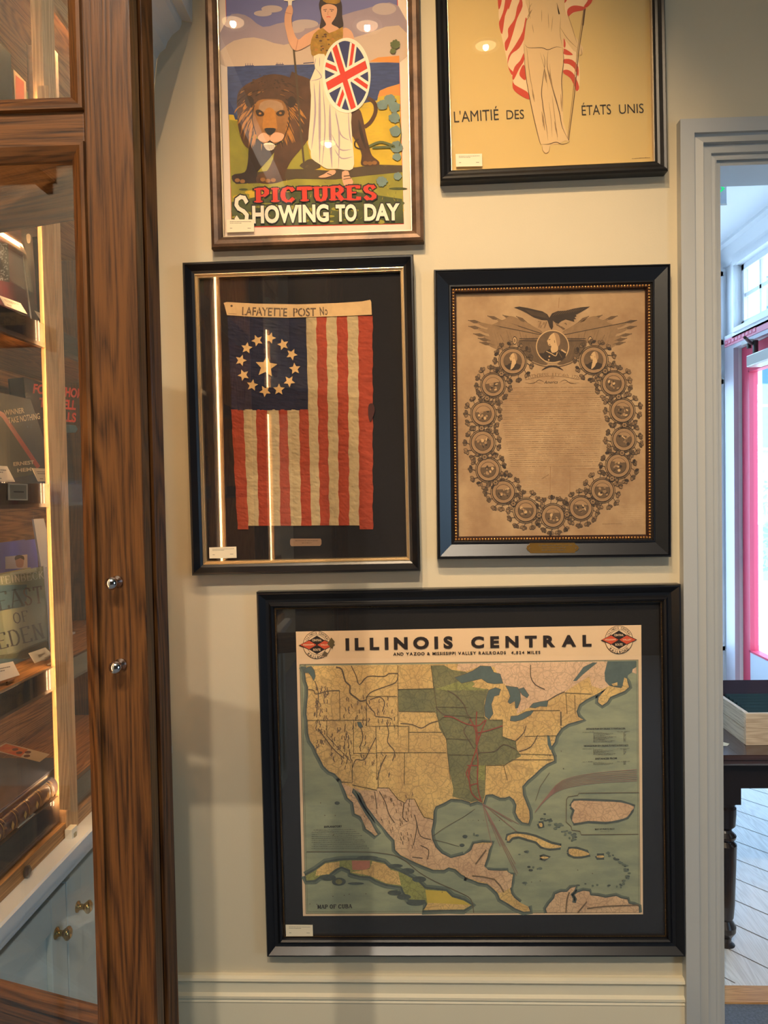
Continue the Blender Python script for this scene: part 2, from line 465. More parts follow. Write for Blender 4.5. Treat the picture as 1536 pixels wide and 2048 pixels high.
# doorway casing, mitred
cw = OP_L - CAS_L
cp = [(0, 0), (0, .030), (.36 * cw, .030), (.365 * cw, .020), (.42 * cw, .018), (.60 * cw, .026), (.62 * cw, .014), (.84 * cw, .016), (.86 * cw, .008), (.95 * cw, .010), (cw, .010), (cw, 0)]
def casing(name, x0, x1, zt_, Y, prof, M, sgn=-1):
    q = MB()
    fn = [lambda p: Vector((x0 + p[0], Y + sgn * p[1], 0)), lambda p: Vector((x0 + p[0], Y + sgn * p[1], zt_ - p[0])),
          lambda p: Vector((x1 - p[0], Y + sgn * p[1], zt_ - p[0])), lambda p: Vector((x1 - p[0], Y + sgn * p[1], 0))]
    q.sweep(prof, fn, M)
    q.box((x0 + cw - .001, Y - .002, 0), (x0 + cw + .012, Y + .142, zt_ - cw), M)
    q.box((x1 - cw - .012, Y - .002, 0), (x1 - cw + .001, Y + .142, zt_ - cw), M)
    q.box((x0 + cw + .0125, Y - .0015, zt_ - cw - .012), (x1 - cw - .0125, Y + .141, zt_ - cw + .001), M)
    return q.build(name)
struct(casing('trim_1', CAS_L, OP_R + cw, CAS_T, WY, cp, mat('casing_paint_grey_white', (180, 181, 178), .4)))

# ------------------------------------------------ the bright room beyond
RX = 2.10; FY = 5.26
C2 = atX(1433, 513, RX).z
floor_m = wood('floor_planks_pale', 'Y', (222, 218, 212), (250, 248, 244), .7, .35)
q = MB()
a = math.radians(-38)
T = Matrix.Rotation(a, 4, 'Z')
o = boxobj('floor', (-1.2, 2.44, -.05), (RX + .15, FY + .1, 0), None or floor_m); struct(o)
thr = wood('threshold_oak', 'X', (176, 120, 70), (226, 172, 112), 1, .4)
struct(boxobj('trim_2', (OP_L - .3, 2.36, -.04), (OP_R + .3, 2.44, .006), thr))
q = MB()  # plank seams run diagonally: thin dark gaps
gapm = mat('plank_gap', (110, 96, 84), .8)
for i in range(16):
    c0 = Vector((.2 + i * .2, 2.46, .0006)); d = Vector((-.62, .78, 0)) ; n = Vector((.78, .62, 0)) * .0022
    e = c0 + d * 3.2
    if e.y > FY - .05: e = c0 + d * ((FY - .05 - c0.y) / d.y)
    s0 = c0
    if c0.x > RX - .02: s0 = c0 + d * ((c0.x - RX + .02) / .62)
    q.face([s0 - n, s0 + n, e + n, e - n], gapm)
struct(q.build('trim_3'))
struct(boxobj('ceiling', (-1.2, W2, C2), (RX + .15, FY + .1, C2 + .1), trimb))
bz = atY(1480, 352, 3.75).z
struct(boxobj('trim_4', (-1.2, 3.55, bz), (RX, 3.75, C2), trimb))
struct(boxobj('wall_left', (-1.3, W2, 0), (-1.2, FY + .1, C2), trimb))
# far wall with windows
wz = [atY(1437, y, FY).z for y in (1300, 760, 690, 545)]
q = MB()
q.box((-1.2, FY, 0), (.6, FY + .1, C2), trimb); q.box((2.075, FY, 0), (RX + .15, FY + .1, C2), trimb)
q.box((.6, FY, 0), (2.075, FY + .1, wz[0]), trimb); q.box((.6, FY, wz[1]), (2.075, FY + .1, wz[2]), trimb); q.box((.6, FY, wz[3]), (2.075, FY + .1, C2), trimb)
struct(q.build('wall_back'))
def window_x(name, x0, x1, z0, z1, Y, nx, nz):
    q = MB(); t = .03
    q.box((x0, Y - .02, z0), (x0 + t, Y + .05, z1), trimb); q.box((x1 - t, Y - .02, z0), (x1, Y + .05, z1), trimb)
    q.box((x0, Y - .02, z0), (x1, Y + .05, z0 + t), trimb); q.box((x0, Y - .02, z1 - t), (x1, Y + .05, z1), trimb)
    for i in range(1, nx): x = x0 + (x1 - x0) * i / nx; q.box((x - .01, Y, z0), (x + .01, Y + .03, z1), trimb)
    for i in range(1, nz): z = z0 + (z1 - z0) * i / nz; q.box((x0, Y, z - .01), (x1, Y + .03, z + .01), trimb)
    w = struct(q.build(name))
    boxobj('window_pane', (x0 + t, Y + .012, z0 + t), (x1 - t, Y + .016, z1 - t), win_glass, w)
window_x('window_1', .6, 2.075, wz[0], wz[1], FY, 3, 1)
window_x('window_2', .6, 2.075, wz[2], wz[3], FY, 6, 2)
# right wall with the red door and the transom over it
DY1 = atX(1478, 1000, RX).y; DY0 = DY1 - 1.02
DZ = atX(1453, 697, RX).z - .03
tz0 = atX(1483, 655, RX).z; tz1 = atX(1483, 540, RX).z + .03
TY1 = atX(1483, 600, RX).y; TY0 = TY1 - 1.5
q = MB()
q.box((RX, DY1, 0), (RX + .15, FY, tz0), trimb); q.box((RX, TY1, tz0), (RX + .15, FY, tz1), trimb)
q.box((RX, W2, tz1), (RX + .15, FY, C2), trimb)
q.box((RX, DY0, DZ), (RX + .15, DY1, tz0), trimb)
q.box((RX, W2, 0), (RX + .15, DY0, tz0), trimb); q.box((RX, W2, tz0), (RX + .15, TY0, tz1), trimb)
struct(q.build('wall_right'))
q = MB()   # stepped casings round transom and door
for k, (e, d) in enumerate(((.09, .02), (.06, .035), (.03, .05))):
    for (y0, y1, z0, z1) in ((TY0 - e, TY1 + e, tz1, tz1 + e), (TY0 - e, TY1 + e, tz0 - e, tz0), (TY1 + .001, TY1 + e, tz0 - .001, tz1 + .001), (TY0 - e, TY0 - .001, tz0 - .001, tz1 + .001)):
        q.box((RX - d, y0 + k * .0006, z0 + k * .0006), (RX, y1 - k * .0006, z1 - k * .0006), trimb)
struct(q.build('trim_5'))
lav = mat('door_jamb_lavender', (196, 190, 200), .45)
q = MB()
q.box((RX - .03, DY1, 0), (RX, DY1 + .14, DZ + .1), lav); q.box((RX - .03, DY0 - .14, 0), (RX, DY0, DZ + .1), lav); q.box((RX - .03, DY0, DZ), (RX, DY1, DZ + .1), lav)
struct(q.build('trim_6'))
# crown line under the far ceiling
q = MB()
cz = C2
q.sweep([(0, cz - .12), (.02, cz - .12), (.03, cz - .09), (.06, cz - .03), (.09, cz - .02), (.09, cz)], [lambda p: Vector((RX - p[0], W2, p[1])), lambda p: Vector((RX - p[0], FY, p[1]))], trimb)
struct(q.build('trim_7'))
q = MB()
t = .035
q.box((RX, TY1 - t, tz0), (RX + .06, TY1, tz1), trimb); q.box((RX, TY0, tz0), (RX + .06, TY0 + t, tz1), trimb)
q.box((RX, TY0, tz0), (RX + .06, TY1, tz0 + t), trimb); q.box((RX, TY0, tz1 - t), (RX + .06, TY1, tz1), trimb)
zm = (tz0 + tz1) / 2; q.box((RX + .01, TY0, zm - .012), (RX + .04, TY1, zm + .012), trimb)
for i in range(1, 6): y = TY1 - .245 * i; q.box((RX + .01, y - .012, tz0), (RX + .04, y + .012, tz1), trimb)
w = struct(q.build('window_4'))
boxobj('window_pane', (RX + .022, TY0 + t, tz0 + t), (RX + .026, TY1 - t, tz1 - t), win_glass, w)

# red glazed door (leaf in the wall plane), closer above
redm = mat('door_red_paint', (206, 62, 92), .4)
y_in = atX(1499, 1000, RX + .02).y; zb = atX(1500, 1304, RX + .02).z
q = MB()
for (y0, y1, z0, z1) in ((y_in, DY1 - .004, .01, DZ - .004), (DY0 + .004, DY0 + (DY1 - y_in), .01, DZ - .004), (DY0 + .1, y_in, DZ - .16, DZ - .004)):
    q.box((RX + .02, y0, z0), (RX + .065, y1, z1), redm)
q.box((RX + .02, DY0 + .1, .01), (RX + .065, y_in, zb), mat('door_kick_panel', (196, 200, 212), .4))
d4 = q.build('door_1', bevel=.002); struct(d4)
q = MB(); e = .012
for (y0, y1, z0, z1) in ((y_in - e, y_in, zb, DZ - .16), (DY0 + .1, DY0 + .1 + e, zb, DZ - .16), (DY0 + .1, y_in, zb, zb + e), (DY0 + .1, y_in, DZ - .16 - e, DZ - .16)):
    q.box((RX + .015, y0, z0), (RX + .07, y1, z1), redm)
q.build('glazing_bead', d4)
boxobj('door_pane', (RX + .04, DY0 + .1, zb), (RX + .045, y_in, DZ - .16), win_glass, d4)
cl = empty('door_closer', (RX, DY1 - .15, DZ - .1), label='grey metal door closer with folding arm at the head of the red glazed door', cat='door closer')
al = mat('closer_aluminium', (186, 184, 178), .35, metal=.4)
def child_box(name, a, b, M, par, bevel=0, T=None):
    q = MB(); q.box(a, b, M, T); o = q.build(name, None, bevel=bevel); o.parent = par
    o.matrix_parent_inverse = Matrix.Translation(par.location).inverted() if not par.rotation_euler.z else par.matrix_basis.inverted()
    return o
cx0 = atX(1494, 735, RX - .07).y
child_box('closer_body', (RX - .075, cx0 - .32, DZ - .17), (RX + .018, cx0, DZ - .10), al, cl, .006)
q = MB()
def rod(q, a, b, r, M, n=10):
    a, b = Vector(a), Vector(b); d = (b - a); T = Matrix.Translation(a) @ d.to_track_quat('Z', 'Y').to_matrix().to_4x4()
    q.lathe([(r, 0), (r, d.length)], M, T, n)
steel = mat('closer_steel_dark', (90, 86, 82), .3, metal=.8)
rod(q, (RX - .07, cx0 - .07, DZ - .04), (RX - .20, cx0 - .28, DZ - .04), .009, steel); rod(q, (RX - .20, cx0 - .28, DZ - .04), (RX - .035, cx0 + .03, DZ - .02), .009, steel)
rod(q, (RX - .05, cx0 - .07, DZ - .10), (RX - .05, cx0 - .07, DZ - .02), .016, steel); rod(q, (RX - .045, cx0 + .03, DZ - .05), (RX - .045, cx0 + .03, DZ + .0), .014, steel)
q.box((RX - .06, cx0 - .0, DZ - .02), (RX - .03, cx0 + .1, DZ + .002), al)
o = q.build('closer_arm', cl); o.matrix_parent_inverse = Matrix.Translation(cl.location).inverted()
# strip of safety tape printed red over the door head
sgn = empty('door_head_sign', (RX - .033, DY1 - .3, DZ + .04), label='narrow pink and white notice strip fixed along the head of the red door', cat='sign')
pinkm = mat('notice_pink', (235, 150, 170), .6); pinkr = mat('notice_red', (214, 70, 100), .6)
child_box('sign_panel', (RX - .035, DY1 - .75, DZ + .025), (RX - .0301, DY1 + .13, DZ + .075), pinkm, sgn)
q = MB()
for i in range(9):
    y = DY1 + .118 - i * .052
    q.box((RX - .0365, y - .040, DZ + .036), (RX - .0351, y, DZ + .064), pinkr); q.box((RX - .0375, y - .034, DZ + .042), (RX - .0366, y - .006, DZ + .058), pinkm)
o = q.build('sign_lettering', sgn); o.matrix_parent_inverse = Matrix.Translation(sgn.location).inverted()

# exit sign hanging from the far ceiling
ey = 3.9
e0, e1 = atY(1400, 411, ey), atY(1453, 366, ey)
ex = empty('exit_sign', (e0.x, ey, (e0.z + e1.z) / 2), label='clear hanging exit sign with green right arrow near the ceiling beyond the doorway', cat='exit sign')
ex_m = mat('exit_sign_panel', (216, 226, 240), .3)
child_box('sign_panel', (e0.x - .25, ey, e0.z), (e1.x, ey + .006, e1.z + .02), ex_m, ex)
child_box('edge_strip', (e0.x - .25, ey - .004, e0.z - .004), (e1.x, ey + .01, e0.z + .004), mat('exit_edge_white', (250, 252, 255), .3), ex)
child_box('ceiling_bar', (e0.x - .25, ey - .01, e1.z + .02), (e1.x, ey + .016, e1.z + .05), trimb, ex)
q = MB(); rod(q, (e0.x - .1, ey, e1.z + .04), (e0.x - .1, ey, C2), .006, trimb)
o = q.build('hanger_rod', ex); o.matrix_parent_inverse = Matrix.Translation(ex.location).inverted()
gr = mat('exit_green', (30, 200, 110), .4, emit=(40, 230, 130), es=.6)
q = MB(); L0 = atY(1441, 369, ey - .002); L1 = atY(1450, 377, ey - .002); L2 = atY(1441, 385, ey - .002); k = Vector((-.012, 0, 0))
q.face([L0, L1, L1 + k, L0 + k], gr); q.face([L1, L2, L2 + k, L1 + k], gr)
ww = e0.x - .23
o = q.build('arrow', ex); o.matrix_parent_inverse = Matrix.Translation(ex.location).inverted(); q = MB()
V, F = text_polys('EXIT', .02)
q.add([Vector((ww + vx * .12, ey - .002, (e0.z + e1.z) / 2 - .035 + vz * .12)) for vx, vz in V], F, gr)
o = q.build('exit_lettering', ex); o.matrix_parent_inverse = Matrix.Translation(ex.location).inverted()

# ---- outside
pave = mat('paving_pale', (196, 196, 192), .8, var=.12, vscale=3)
struct(boxobj('floor', (RX + .15, -6, -.12), (26, 30, -.02), pave)); struct(boxobj('floor', (-12, FY + .1, -.12), (RX + .15, 30, -.02), pave))
bl = empty('shop_building', (7.5, 13, 0), label='blue-grey building with tall gridded windows across the street, seen through the door glass', cat='building')
fac = mat('facade_blue_grey', (150, 170, 200), .7); facw = mat('facade_window_glass', (70, 110, 160), .2); facb = mat('facade_base_grey', (150, 148, 158), .8, var=.15, vscale=2)
child_box('wall', (3.2, 13, 0), (13.5, 14, 7.5), fac, bl); child_box('plinth', (3.15, 12.94, -.02), (13.55, 13, 1.9), facb, bl)
for i in range(6):
    x = 3.5 + i * 1.65
    w_ = child_box('window', (x, 12.93, 2.15), (x + 1.35, 12.995, 5.0), facw, bl)
    q = MB()
    for k in range(4): q.box((x + k * .45 - .02, 12.90, 2.15), (x + k * .45 + .02, 12.93, 5.0), trimb)
    for k in range(5): q.box((x, 12.90, 2.15 + k * .71 - .02), (x + 1.35, 12.93, 2.15 + k * .71 + .02), trimb)
    q.build('muntin_grid', w_)
awn = empty('striped_awning', (5.2, 8.6, 3.2), label='white awning with blue stripes outside above the transom window', cat='awning')
aw1 = mat('awning_white', (240, 244, 250), .7); aw2 = mat('awning_blue', (90, 140, 190), .7)
q = MB()
for i in range(26):
    x = 3.2 + i * .2
    q.face([(x, 7.8, 3.9), (x + .2, 7.8, 3.9), (x + .2, 9.2, 5.3), (x, 9.2, 5.3)], aw2 if i % 2 else aw1)
    q.face([(x, 7.8, 3.65), (x + .2, 7.8, 3.65), (x + .2, 7.8, 3.9), (x, 7.8, 3.9)], aw1 if i % 2 else aw2)
o = q.build('canvas', awn); o.matrix_parent_inverse = Matrix.Translation(awn.location).inverted()
q = MB(); rod(q, (3.25, 7.85, 0), (3.25, 7.85, 3.9), .035, trimb); o = q.build('post', awn); o.matrix_parent_inverse = Matrix.Translation(awn.location).inverted()
q = MB(); rod(q, (8.3, 7.85, 0), (8.3, 7.85, 3.9), .035, trimb); o = q.build('post', awn); o.matrix_parent_inverse = Matrix.Translation(awn.location).inverted()
leaf = mat('shrub_green', (70, 120, 96), .7, var=.4, vscale=20); stemm = mat('shrub_stem', (90, 80, 70), .8)
def shrub(x, y, h, lab, seed):
    R_ = random.Random(seed)
    r = empty('tall_shrub', (x, y, -.02), label=lab, cat='shrub', group='planting beside the building opposite')
    q = MB()
    for i in range(7):
        a = R_.uniform(0, 6.28); rod(q, (0, 0, 0), (math.cos(a) * .25, math.sin(a) * .25, h * R_.uniform(.6, .95)), .012, stemm, 6)
    o = q.build('stem', r)
    q = MB()
    for i in range(420):
        z = h * R_.uniform(.12, 1); a = R_.uniform(0, 6.28); rr = R_.uniform(0, .42) * (1.1 - z / h * .6); s_ = R_.uniform(.04, .09)
        c = Vector((rr * math.cos(a), rr * math.sin(a), z)); u = Vector((R_.uniform(-1, 1), R_.uniform(-1, 1), R_.uniform(-.3, 1))).normalized(); v = u.orthogonal().normalized()
        q.face([c - u * s_, c + v * s_ * .45, c + u * s_, c - v * s_ * .45], leaf)
    q.build('foliage', r)
shrub(5.0, 11.8, 2.5, 'tall loose green shrub nearest the red door frame, against the building opposite', 1)
shrub(5.9, 12.3, 2.1, 'lower green shrub right of the tall one, against the building opposite', 2)

# ---- table with a crate of booklets beyond the doorway
TYF = 2.62
tt = atY(1480, 1506, TYF).z
tab_m = mat('table_black_brown', (34, 26, 26), .3, spec=.6, coat=.3); tabtop = mat('table_top_dark', (70, 52, 52), .25, coat=.4)
lx = atY(1443, 1700, TYF + .045).x
tb = empty('display_table', (lx + .5, TYF + .35, 0), label='black table with turned legs beyond the doorway, carrying a pine crate of booklets', cat='table')
def pin(o, r):
    o.parent = r; o.matrix_parent_inverse = Matrix.Translation(r.location).inverted(); return o
q = MB()
prof = [(0, -.004), (.008, 0), (.014, -.006), (.014, -.012), (.006, -.018), (.010, -.026), (.004, -.034), (-.02, -.034)]
x0, x1, y0, y1 = lx - .06, lx + .92, TYF - .02, TYF + .78
q.box((x0, y0, tt - .03), (x1, y1, tt), tabtop)
cs = [(x0, y0, -1, -1), (x1, y0, 1, -1), (x1, y1, 1, 1), (x0, y1, -1, 1)]
q.sweep(prof, [(lambda c: lambda p: Vector((c[0] + c[2] * p[0], c[1] + c[3] * p[0], tt + p[1])))(c) for c in cs], tabtop, close=True)
pin(q.build('table_top'), tb)
q = MB(); ah = .095
for (a, b) in (((x0 + .04, y0 + .04), (x1 - .04, y0 + .065)), ((x0 + .04, y1 - .065), (x1 - .04, y1 - .04)), ((x0 + .04, y0 + .065), (x0 + .065, y1 - .065)), ((x1 - .065, y0 + .065), (x1 - .04, y1 - .065))):
    q.box((*a, tt - .034 - ah), (*b, tt - .034), tab_m)
pin(q.build('apron'), tb)
LP = [(.030, 0), (.018, .012), (.020, .03), (.033, .055), (.034, .075), (.022, .10), (.026, .11), (.030, .16), (.036, .36), (.037, .40), (.026, .415), (.034, .425), (.036, .435), (.024, .450), (.020, .458), (.033, .475), (.036, .52), (.036, .545), (.028, .552), (.034, .560), (.034, .57)]
for (x, y) in ((x0 + .075, y0 + .075), (x1 - .075, y0 + .075), (x0 + .075, y1 - .075), (x1 - .075, y1 - .075)):
    q = MB(); sc = (tt - .034 - .15) / .57
    q.lathe([(r * 1.05, h * sc) for r, h in LP], tab_m, Matrix.Translation((x, y, 0)), 28)
    for p in q.mats: pass
    q.box((x - .04, y - .04, tt - .034 - .15), (x + .04, y + .04, tt - .034), tab_m)
    pin(q.build('leg', smooth=False), tb)
pine = wood('pine_crate', 'Y', (196, 170, 140), (232, 212, 184), 1, .6)
pineX = wood('pine_crate_front', 'X', (196, 170, 140), (232, 212, 184), 1, .6)
bc = atZ(1492, 1491, tt); bh = atY(1492, 1427, bc.y).z - tt
cr = empty('pine_crate', (bc.x + .15, bc.y + .2, tt), label='pale pine crate full of dark booklets on the black table', cat='crate')
cwid, cdep, th = .34, .42, .014
for yb in (bc.y, bc.y + cdep - th):
    q = MB(); q.box((bc.x, yb, tt), (bc.x + cwid, yb + th, tt + bh), pineX); pin(q.build('end_board', bevel=.002), cr)
for X in (bc.x, bc.x + cwid - th):
    q = MB(); q.box((X, bc.y + th, tt), (X + th, bc.y + cdep - th, tt + bh * .48), pine); q.box((X, bc.y + th, tt + bh * .5), (X + th, bc.y + cdep - th, tt + bh), pine)
    pin(q.build('side_board', bevel=.001), cr)
pin(boxobj('base_board', (bc.x + th, bc.y + th, tt), (bc.x + cwid - th, bc.y + cdep - th, tt + .01), pine), cr)
bkc = mat('booklet_dark_teal', (28, 62, 74), .45); bkl = mat('booklet_dark_violet', (52, 40, 62), .5); pg = mat('page_edges', (226, 216, 196), .8)
whc = mat('booklet_pale', (214, 220, 230), .5)
for i in range(11):
    y = bc.y + .05 + i * .033; hgt = .098 + i * .002
    M_ = bkc if i < 6 else bkl
    r = empty('booklet', (bc.x + cwid / 2, y, tt + .011), rot=(math.radians(-14), 0, 0),
              label=('dark teal booklet' if i < 6 else 'dark violet booklet') + ' in the pine crate, ' + ('frontmost', 'second', 'third', 'fourth', 'fifth', 'sixth', 'seventh')[i if i < 6 else i - 6] + ' of its colour from the front', cat='booklet', group='booklets in the pine crate')
    q = MB(); w2 = cwid / 2 - .03
    q.box((-w2, 0, 0), (w2, .0015, hgt), M_); q.box((-w2, .0125, 0), (w2, .014, hgt), M_); q.box((-w2 - .001, 0, 0), (-w2, .014, hgt), M_); q.build('cover', r)
    q = MB(); q.box((-w2, .0016, .002), (w2 - .003, .0124, hgt - .0005), pg); q.build('page_block', r)
tg = atZ(1446, 1488, tt)
q = MB(); q.face([tg + Vector(p) for p in ((-.05, -.02, .001), (.006, -.022, .001), (.022, 0, .001), (.004, .022, .001), (-.05, .02, .001))], cardm)
q.face([tg + Vector(p) for p in ((-.05, .02, .0004), (.004, .022, .0004), (.022, 0, .0004), (.006, -.022, .0004), (-.05, -.02, .0004))], cardm)
tag(q.build('paper_tag'), 'small pointed cream paper tag lying on the table left of the crate', 'tag')

# downlights
trimring = mat('downlight_trim', (230, 226, 218), .4)
lens = mat('downlight_lens', (255, 240, 220), .5, emit=(255, 206, 150), es=3.5)
wheres = ['nearest the left bookcase', 'in the middle of the front row', 'at the right of the front row', 'left one of the row behind', 'right one of the row behind']
for (x, y), w_ in zip(DOWN, wheres):
    r = empty('ceiling_downlight', (x, y, CEIL), label='round recessed white downlight in the shop ceiling, ' + w_, cat='ceiling light', group='recessed shop downlights')
    q = MB(); q.lathe([(.075, 0), (.078, -.008), (.062, -.012), (.056, -.004), (.056, 0)], trimring, None, 32); q.build('trim_ring', r, smooth=True)
    q = MB(); q.lathe([(.055, -.001), (.055, -.005)], lens, None, 32); q.build('lens', r)

# ================================================================== BOOKCASE AND BASE CABINET
BXB = -.93
bk = empty('bookcase', (-.8, 1.1, .9), label='tall oak glazed bookcase along the left wall with its two glass doors swung open', cat='bookcase')
SH = [atX(0, 602, XF).z, atX(0, 966, XF).z, atX(0, 1396, XF).z, atX(0, 1708, XF).z]   # shelf tops
ctop = atX(0, 1834, XF + .02).z
UP = 1.6 + .60
CY0, CY1 = .15, WY - .003
q = MB()
q.box((BXB - .02, CY0, ctop), (BXB, CY1, 2.7), oakY)      # back board
pin(q.build('back_panel'), bk)
pin(boxobj('filler_panel', (BXB, 1.98, ctop), (XF, CY1, 2.66), wallm), bk)
pin(boxobj('side_panel', (BXB, 1.955, ctop), (XF - .012, 1.98, 2.66), oakZ), bk)
pin(boxobj('top_board', (BXB, CY0, 2.585), (XF - .002, 1.955, 2.605), oakLY), bk)
pin(boxobj('upper_shelf', (BXB, CY0, UP), (XF - .004, 1.955, UP + .05), oakLY), bk)
def stile(y0, y1, div=True):
    q = MB(); q.box((XF - .022, y0, ctop), (XF, y1, 2.64), oakLZ); pin(q.build('stile', bevel=.0015), bk)
    # divider behind the stile
    if div: pin(boxobj('divider', (BXB, y1 - .02, ctop), (XF - .023, y1, 2.585), oakLZ), bk)
stile(1.425, 1.475, False); stile(.505, .555);  # the one without divider stands in for a reflection in the door glass
q = MB(); q.box((XF - .022, .80, ctop), (XF, .86, 2.64), oakLZ); pin(q.build('stile'), bk)
def led(y):   # shielded strip: fin on the customer side, diodes behind it
    r = boxobj('led_channel', (XF - .004, y - .014, ctop + .06), (XF + .017, y - .010, 2.35), oakLZ); pin(r, bk)
    q = MB(); z = ctop + .07
    q.box((XF + .0, y - .0098, ctop + .062), (XF + .004, y + .002, 2.348), ledm)
    o = q.build('led_strip'); o.parent = r; o.matrix_parent_inverse = Matrix.Identity(4)
led(1.420); led(.500)
for i, z in enumerate(SH):
    t = .032 if i < 3 else .05
    o = boxobj('shelf', (BXB, CY0, z - t), (XF - .024, 1.955, z), oakY); pin(o, bk)
    q = MB(); q.box((XF - .0235, CY0, z - t - (.011 if i < 3 else 0)), (XF - .014, 1.955, z), shelf_edge)
    e = q.build('shelf_lip'); e.parent = o; e.matrix_parent_inverse = Matrix.Identity(4)
    q = MB(); q.box((XF - .0138, CY0, z - t - .004), (XF - .011, 1.955, z + .001), acryl)
    e = q.build('glass_edge'); e.parent = o; e.matrix_parent_inverse = Matrix.Identity(4)
# unseen glow strips added to light the books, behind the lips
soft = mat('added_glow_soft', (255, 255, 255), .5, emit=(255, 206, 140), es=40)
for z, t, lip in ((SH[0], .032, 0), (SH[1], .032, 0), (SH[2], .032, 0), (UP, 0, .02), (2.585, 0, .03)):
    for ya, yb in ((.2, .44), (.60, .78), (.90, 1.33), (1.56, 1.94)):
        q = MB(); q.box((XF - .0285, ya, z - t - .003), (XF - .0245, yb, z - t - .0005), soft if z < 2.3 else mat('added_glow_upper', (255, 255, 255), .5, emit=(255, 206, 140), es=90)); pin(q.build('added_glow_strip'), bk)
    if lip: pin(boxobj('glow_strip_lip', (XF - .0235, CY0, z - lip), (XF - .012, 1.955, z), oakLY), bk)  # oak lip added to keep the glow strips out of view
pin(boxobj('bottom_rail', (XF - .022, CY0, ctop), (XF - .002, 1.955, SH[3] - .052), oakLY), bk)
pin(boxobj('top_rail', (XF - .022, CY0, 2.605), (XF, 1.955, 2.66), oakLY), bk)
pin(boxobj('frieze', (BXB, CY0, 2.66), (-.70, CY1, 2.72), trimm), bk)
# crown
q = MB()
c0 = (-.705, 2.67)
def cpt(px, py): 
    w = atY(px, py, WY); return (w.x, w.z)
CP = [(-.70, 2.60), cpt(303, 190), cpt(308, 180), cpt(310, 160), cpt(314, 120), cpt(320, 108), cpt(332, 98), cpt(336, 85), cpt(345, 72), cpt(360, 60), cpt(364, 50), cpt(364, 42), cpt(372, 44), cpt(385, 46), cpt(386, -60), (-.70, cpt(386, -60)[1])]
CP = [(max(x, -.70), z) for x, z in CP]
q.sweep(CP, [lambda p: Vector((p[0], CY0, p[1])), lambda p: Vector((p[0], CY1, p[1]))], trimm)
pin(q.build('crown_moulding'), bk)
# loose bits on the bottom rail: catch, plugs
q = MB(); p = atX(148, 1683, XF + .012)
q.box((XF, p.y - .012, p.z - .028), (XF + .014, p.y + .012, p.z + .028), mat('catch_cream', (240, 230, 200), .4)); q.box((XF + .014, p.y - .005, p.z - .018), (XF + .016, p.y + .005, p.z + .018), mat('catch_slot', (160, 140, 90), .5))
pin(q.build('door_catch', bevel=.0015), bk)
for (px, py, M_) in ((52, 1743, mat('plug_dark', (50, 46, 44), .4)), (80, 1740, mat('plug_cream', (230, 205, 160), .5)), (178, 1674, chrome)):
    p = atX(px, py, XF); q = MB(); q.lathe([(.010, 0), (.010, .004), (.006, .007)], M_, Matrix.Translation(p) @ Matrix.Rotation(PI / 2, 4, 'Y'), 20); pin(q.build('bumper', smooth=False), bk)

# doors ------------------------------------------------------------
def make_door(origin, u, n, width, z0, z1, zb0, mid0, mid1, sw, th, knobs, bw=.016, hs=.034):
    """u: unit vector from free edge to hinge, n: thickness direction (away from the viewer)"""
    origin, u, n = Vector(origin), Vector(u), Vector(n)
    R = Matrix((u, n, Vector((0, 0, 1)))).transposed().to_4x4(); R.translation = origin
    def mk(q, name, par, **k):
        o = q.build(name, None, **k)
        if par is None: return o
        o.parent = par; return o
    q = MB(); q.box((0, 0, z0), (sw, th, z1), oakZ); q.box((width - hs, 0, z0), (width, th, z1), oakZ)
    for a, b in ((z0, zb0), (mid0, mid1), (z1 - .07, z1)): q.box((sw, .0008, a), (width - hs, th - .0008, b), oakX)
    leafo = mk(q, 'door', None, bevel=.0015)
    leafo.matrix_world = R; leafo.parent = bk; leafo.matrix_parent_inverse = Matrix.Translation(bk.location).inverted()
    for (a, b) in ((zb0, mid0), (mid1, z1 - .07)):
        q = MB(); pr = [(-.001, .002), (0, -.004), (.004, -.004), (bw * .7, .001), (bw, .006), (bw, th * .5)]
        cs = [(sw, a, 1, 1), (width - hs, a, -1, 1), (width - hs, b, -1, -1), (sw, b, 1, -1)]
        rows = [[Vector((c[0] + c[2] * i, h, c[1] + c[3] * i)) for i, h in pr] for c in cs]
        for k in range(4):
            M_ = oakX if k % 2 == 0 else oakZ; A, B = rows[k], rows[(k + 1) % 4]
            for i in range(len(pr) - 1): q.face([A[i], B[i], B[i + 1], A[i + 1]], M_)
        mk(q, 'glazing_bead', leafo)
        q = MB(); q.box((sw + bw - .004, th * .5, a + bw - .004), (width - hs - bw + .004, th * .5 + .003, b - bw + .004), door_glass); mk(q, 'glass_pane', leafo)
    for (kx, kz) in knobs:
        q = MB(); q.lathe([(.0065, 0), (.0065, .002), (.003, .004), (.003, .010), (.0062, .012), (.0068, .016), (.005, .0195), (.001, .0205)], chrome,
                          Matrix.Translation((kx, 0, kz)) @ Matrix.Rotation(PI / 2, 4, 'X'), 22)
        o = mk(q, 'knob', leafo, smooth=True)
    return leafo
D1Y = .80
xe = atY(286, 1000, D1Y).x
sw1 = xe - atY(190, 1000, D1Y).x
z_m1 = atY(80, 222, D1Y).z; z_m0 = atY(80, 288, D1Y).z
bz1 = 1.6 - .62
k1 = atY(228, 1165, D1Y - .008); k2 = atY(236, 1332, D1Y - .008)
make_door((xe, D1Y, 0), (-1, 0, 0), (0, 1, 0), .388, .935, 2.60, bz1, z_m0, z_m1, sw1, .023, [(xe - k1.x, k1.z), (xe - k2.x, k2.z)])
A2 = math.radians(18); y2 = .834
o2 = atY(309, 1000, y2)
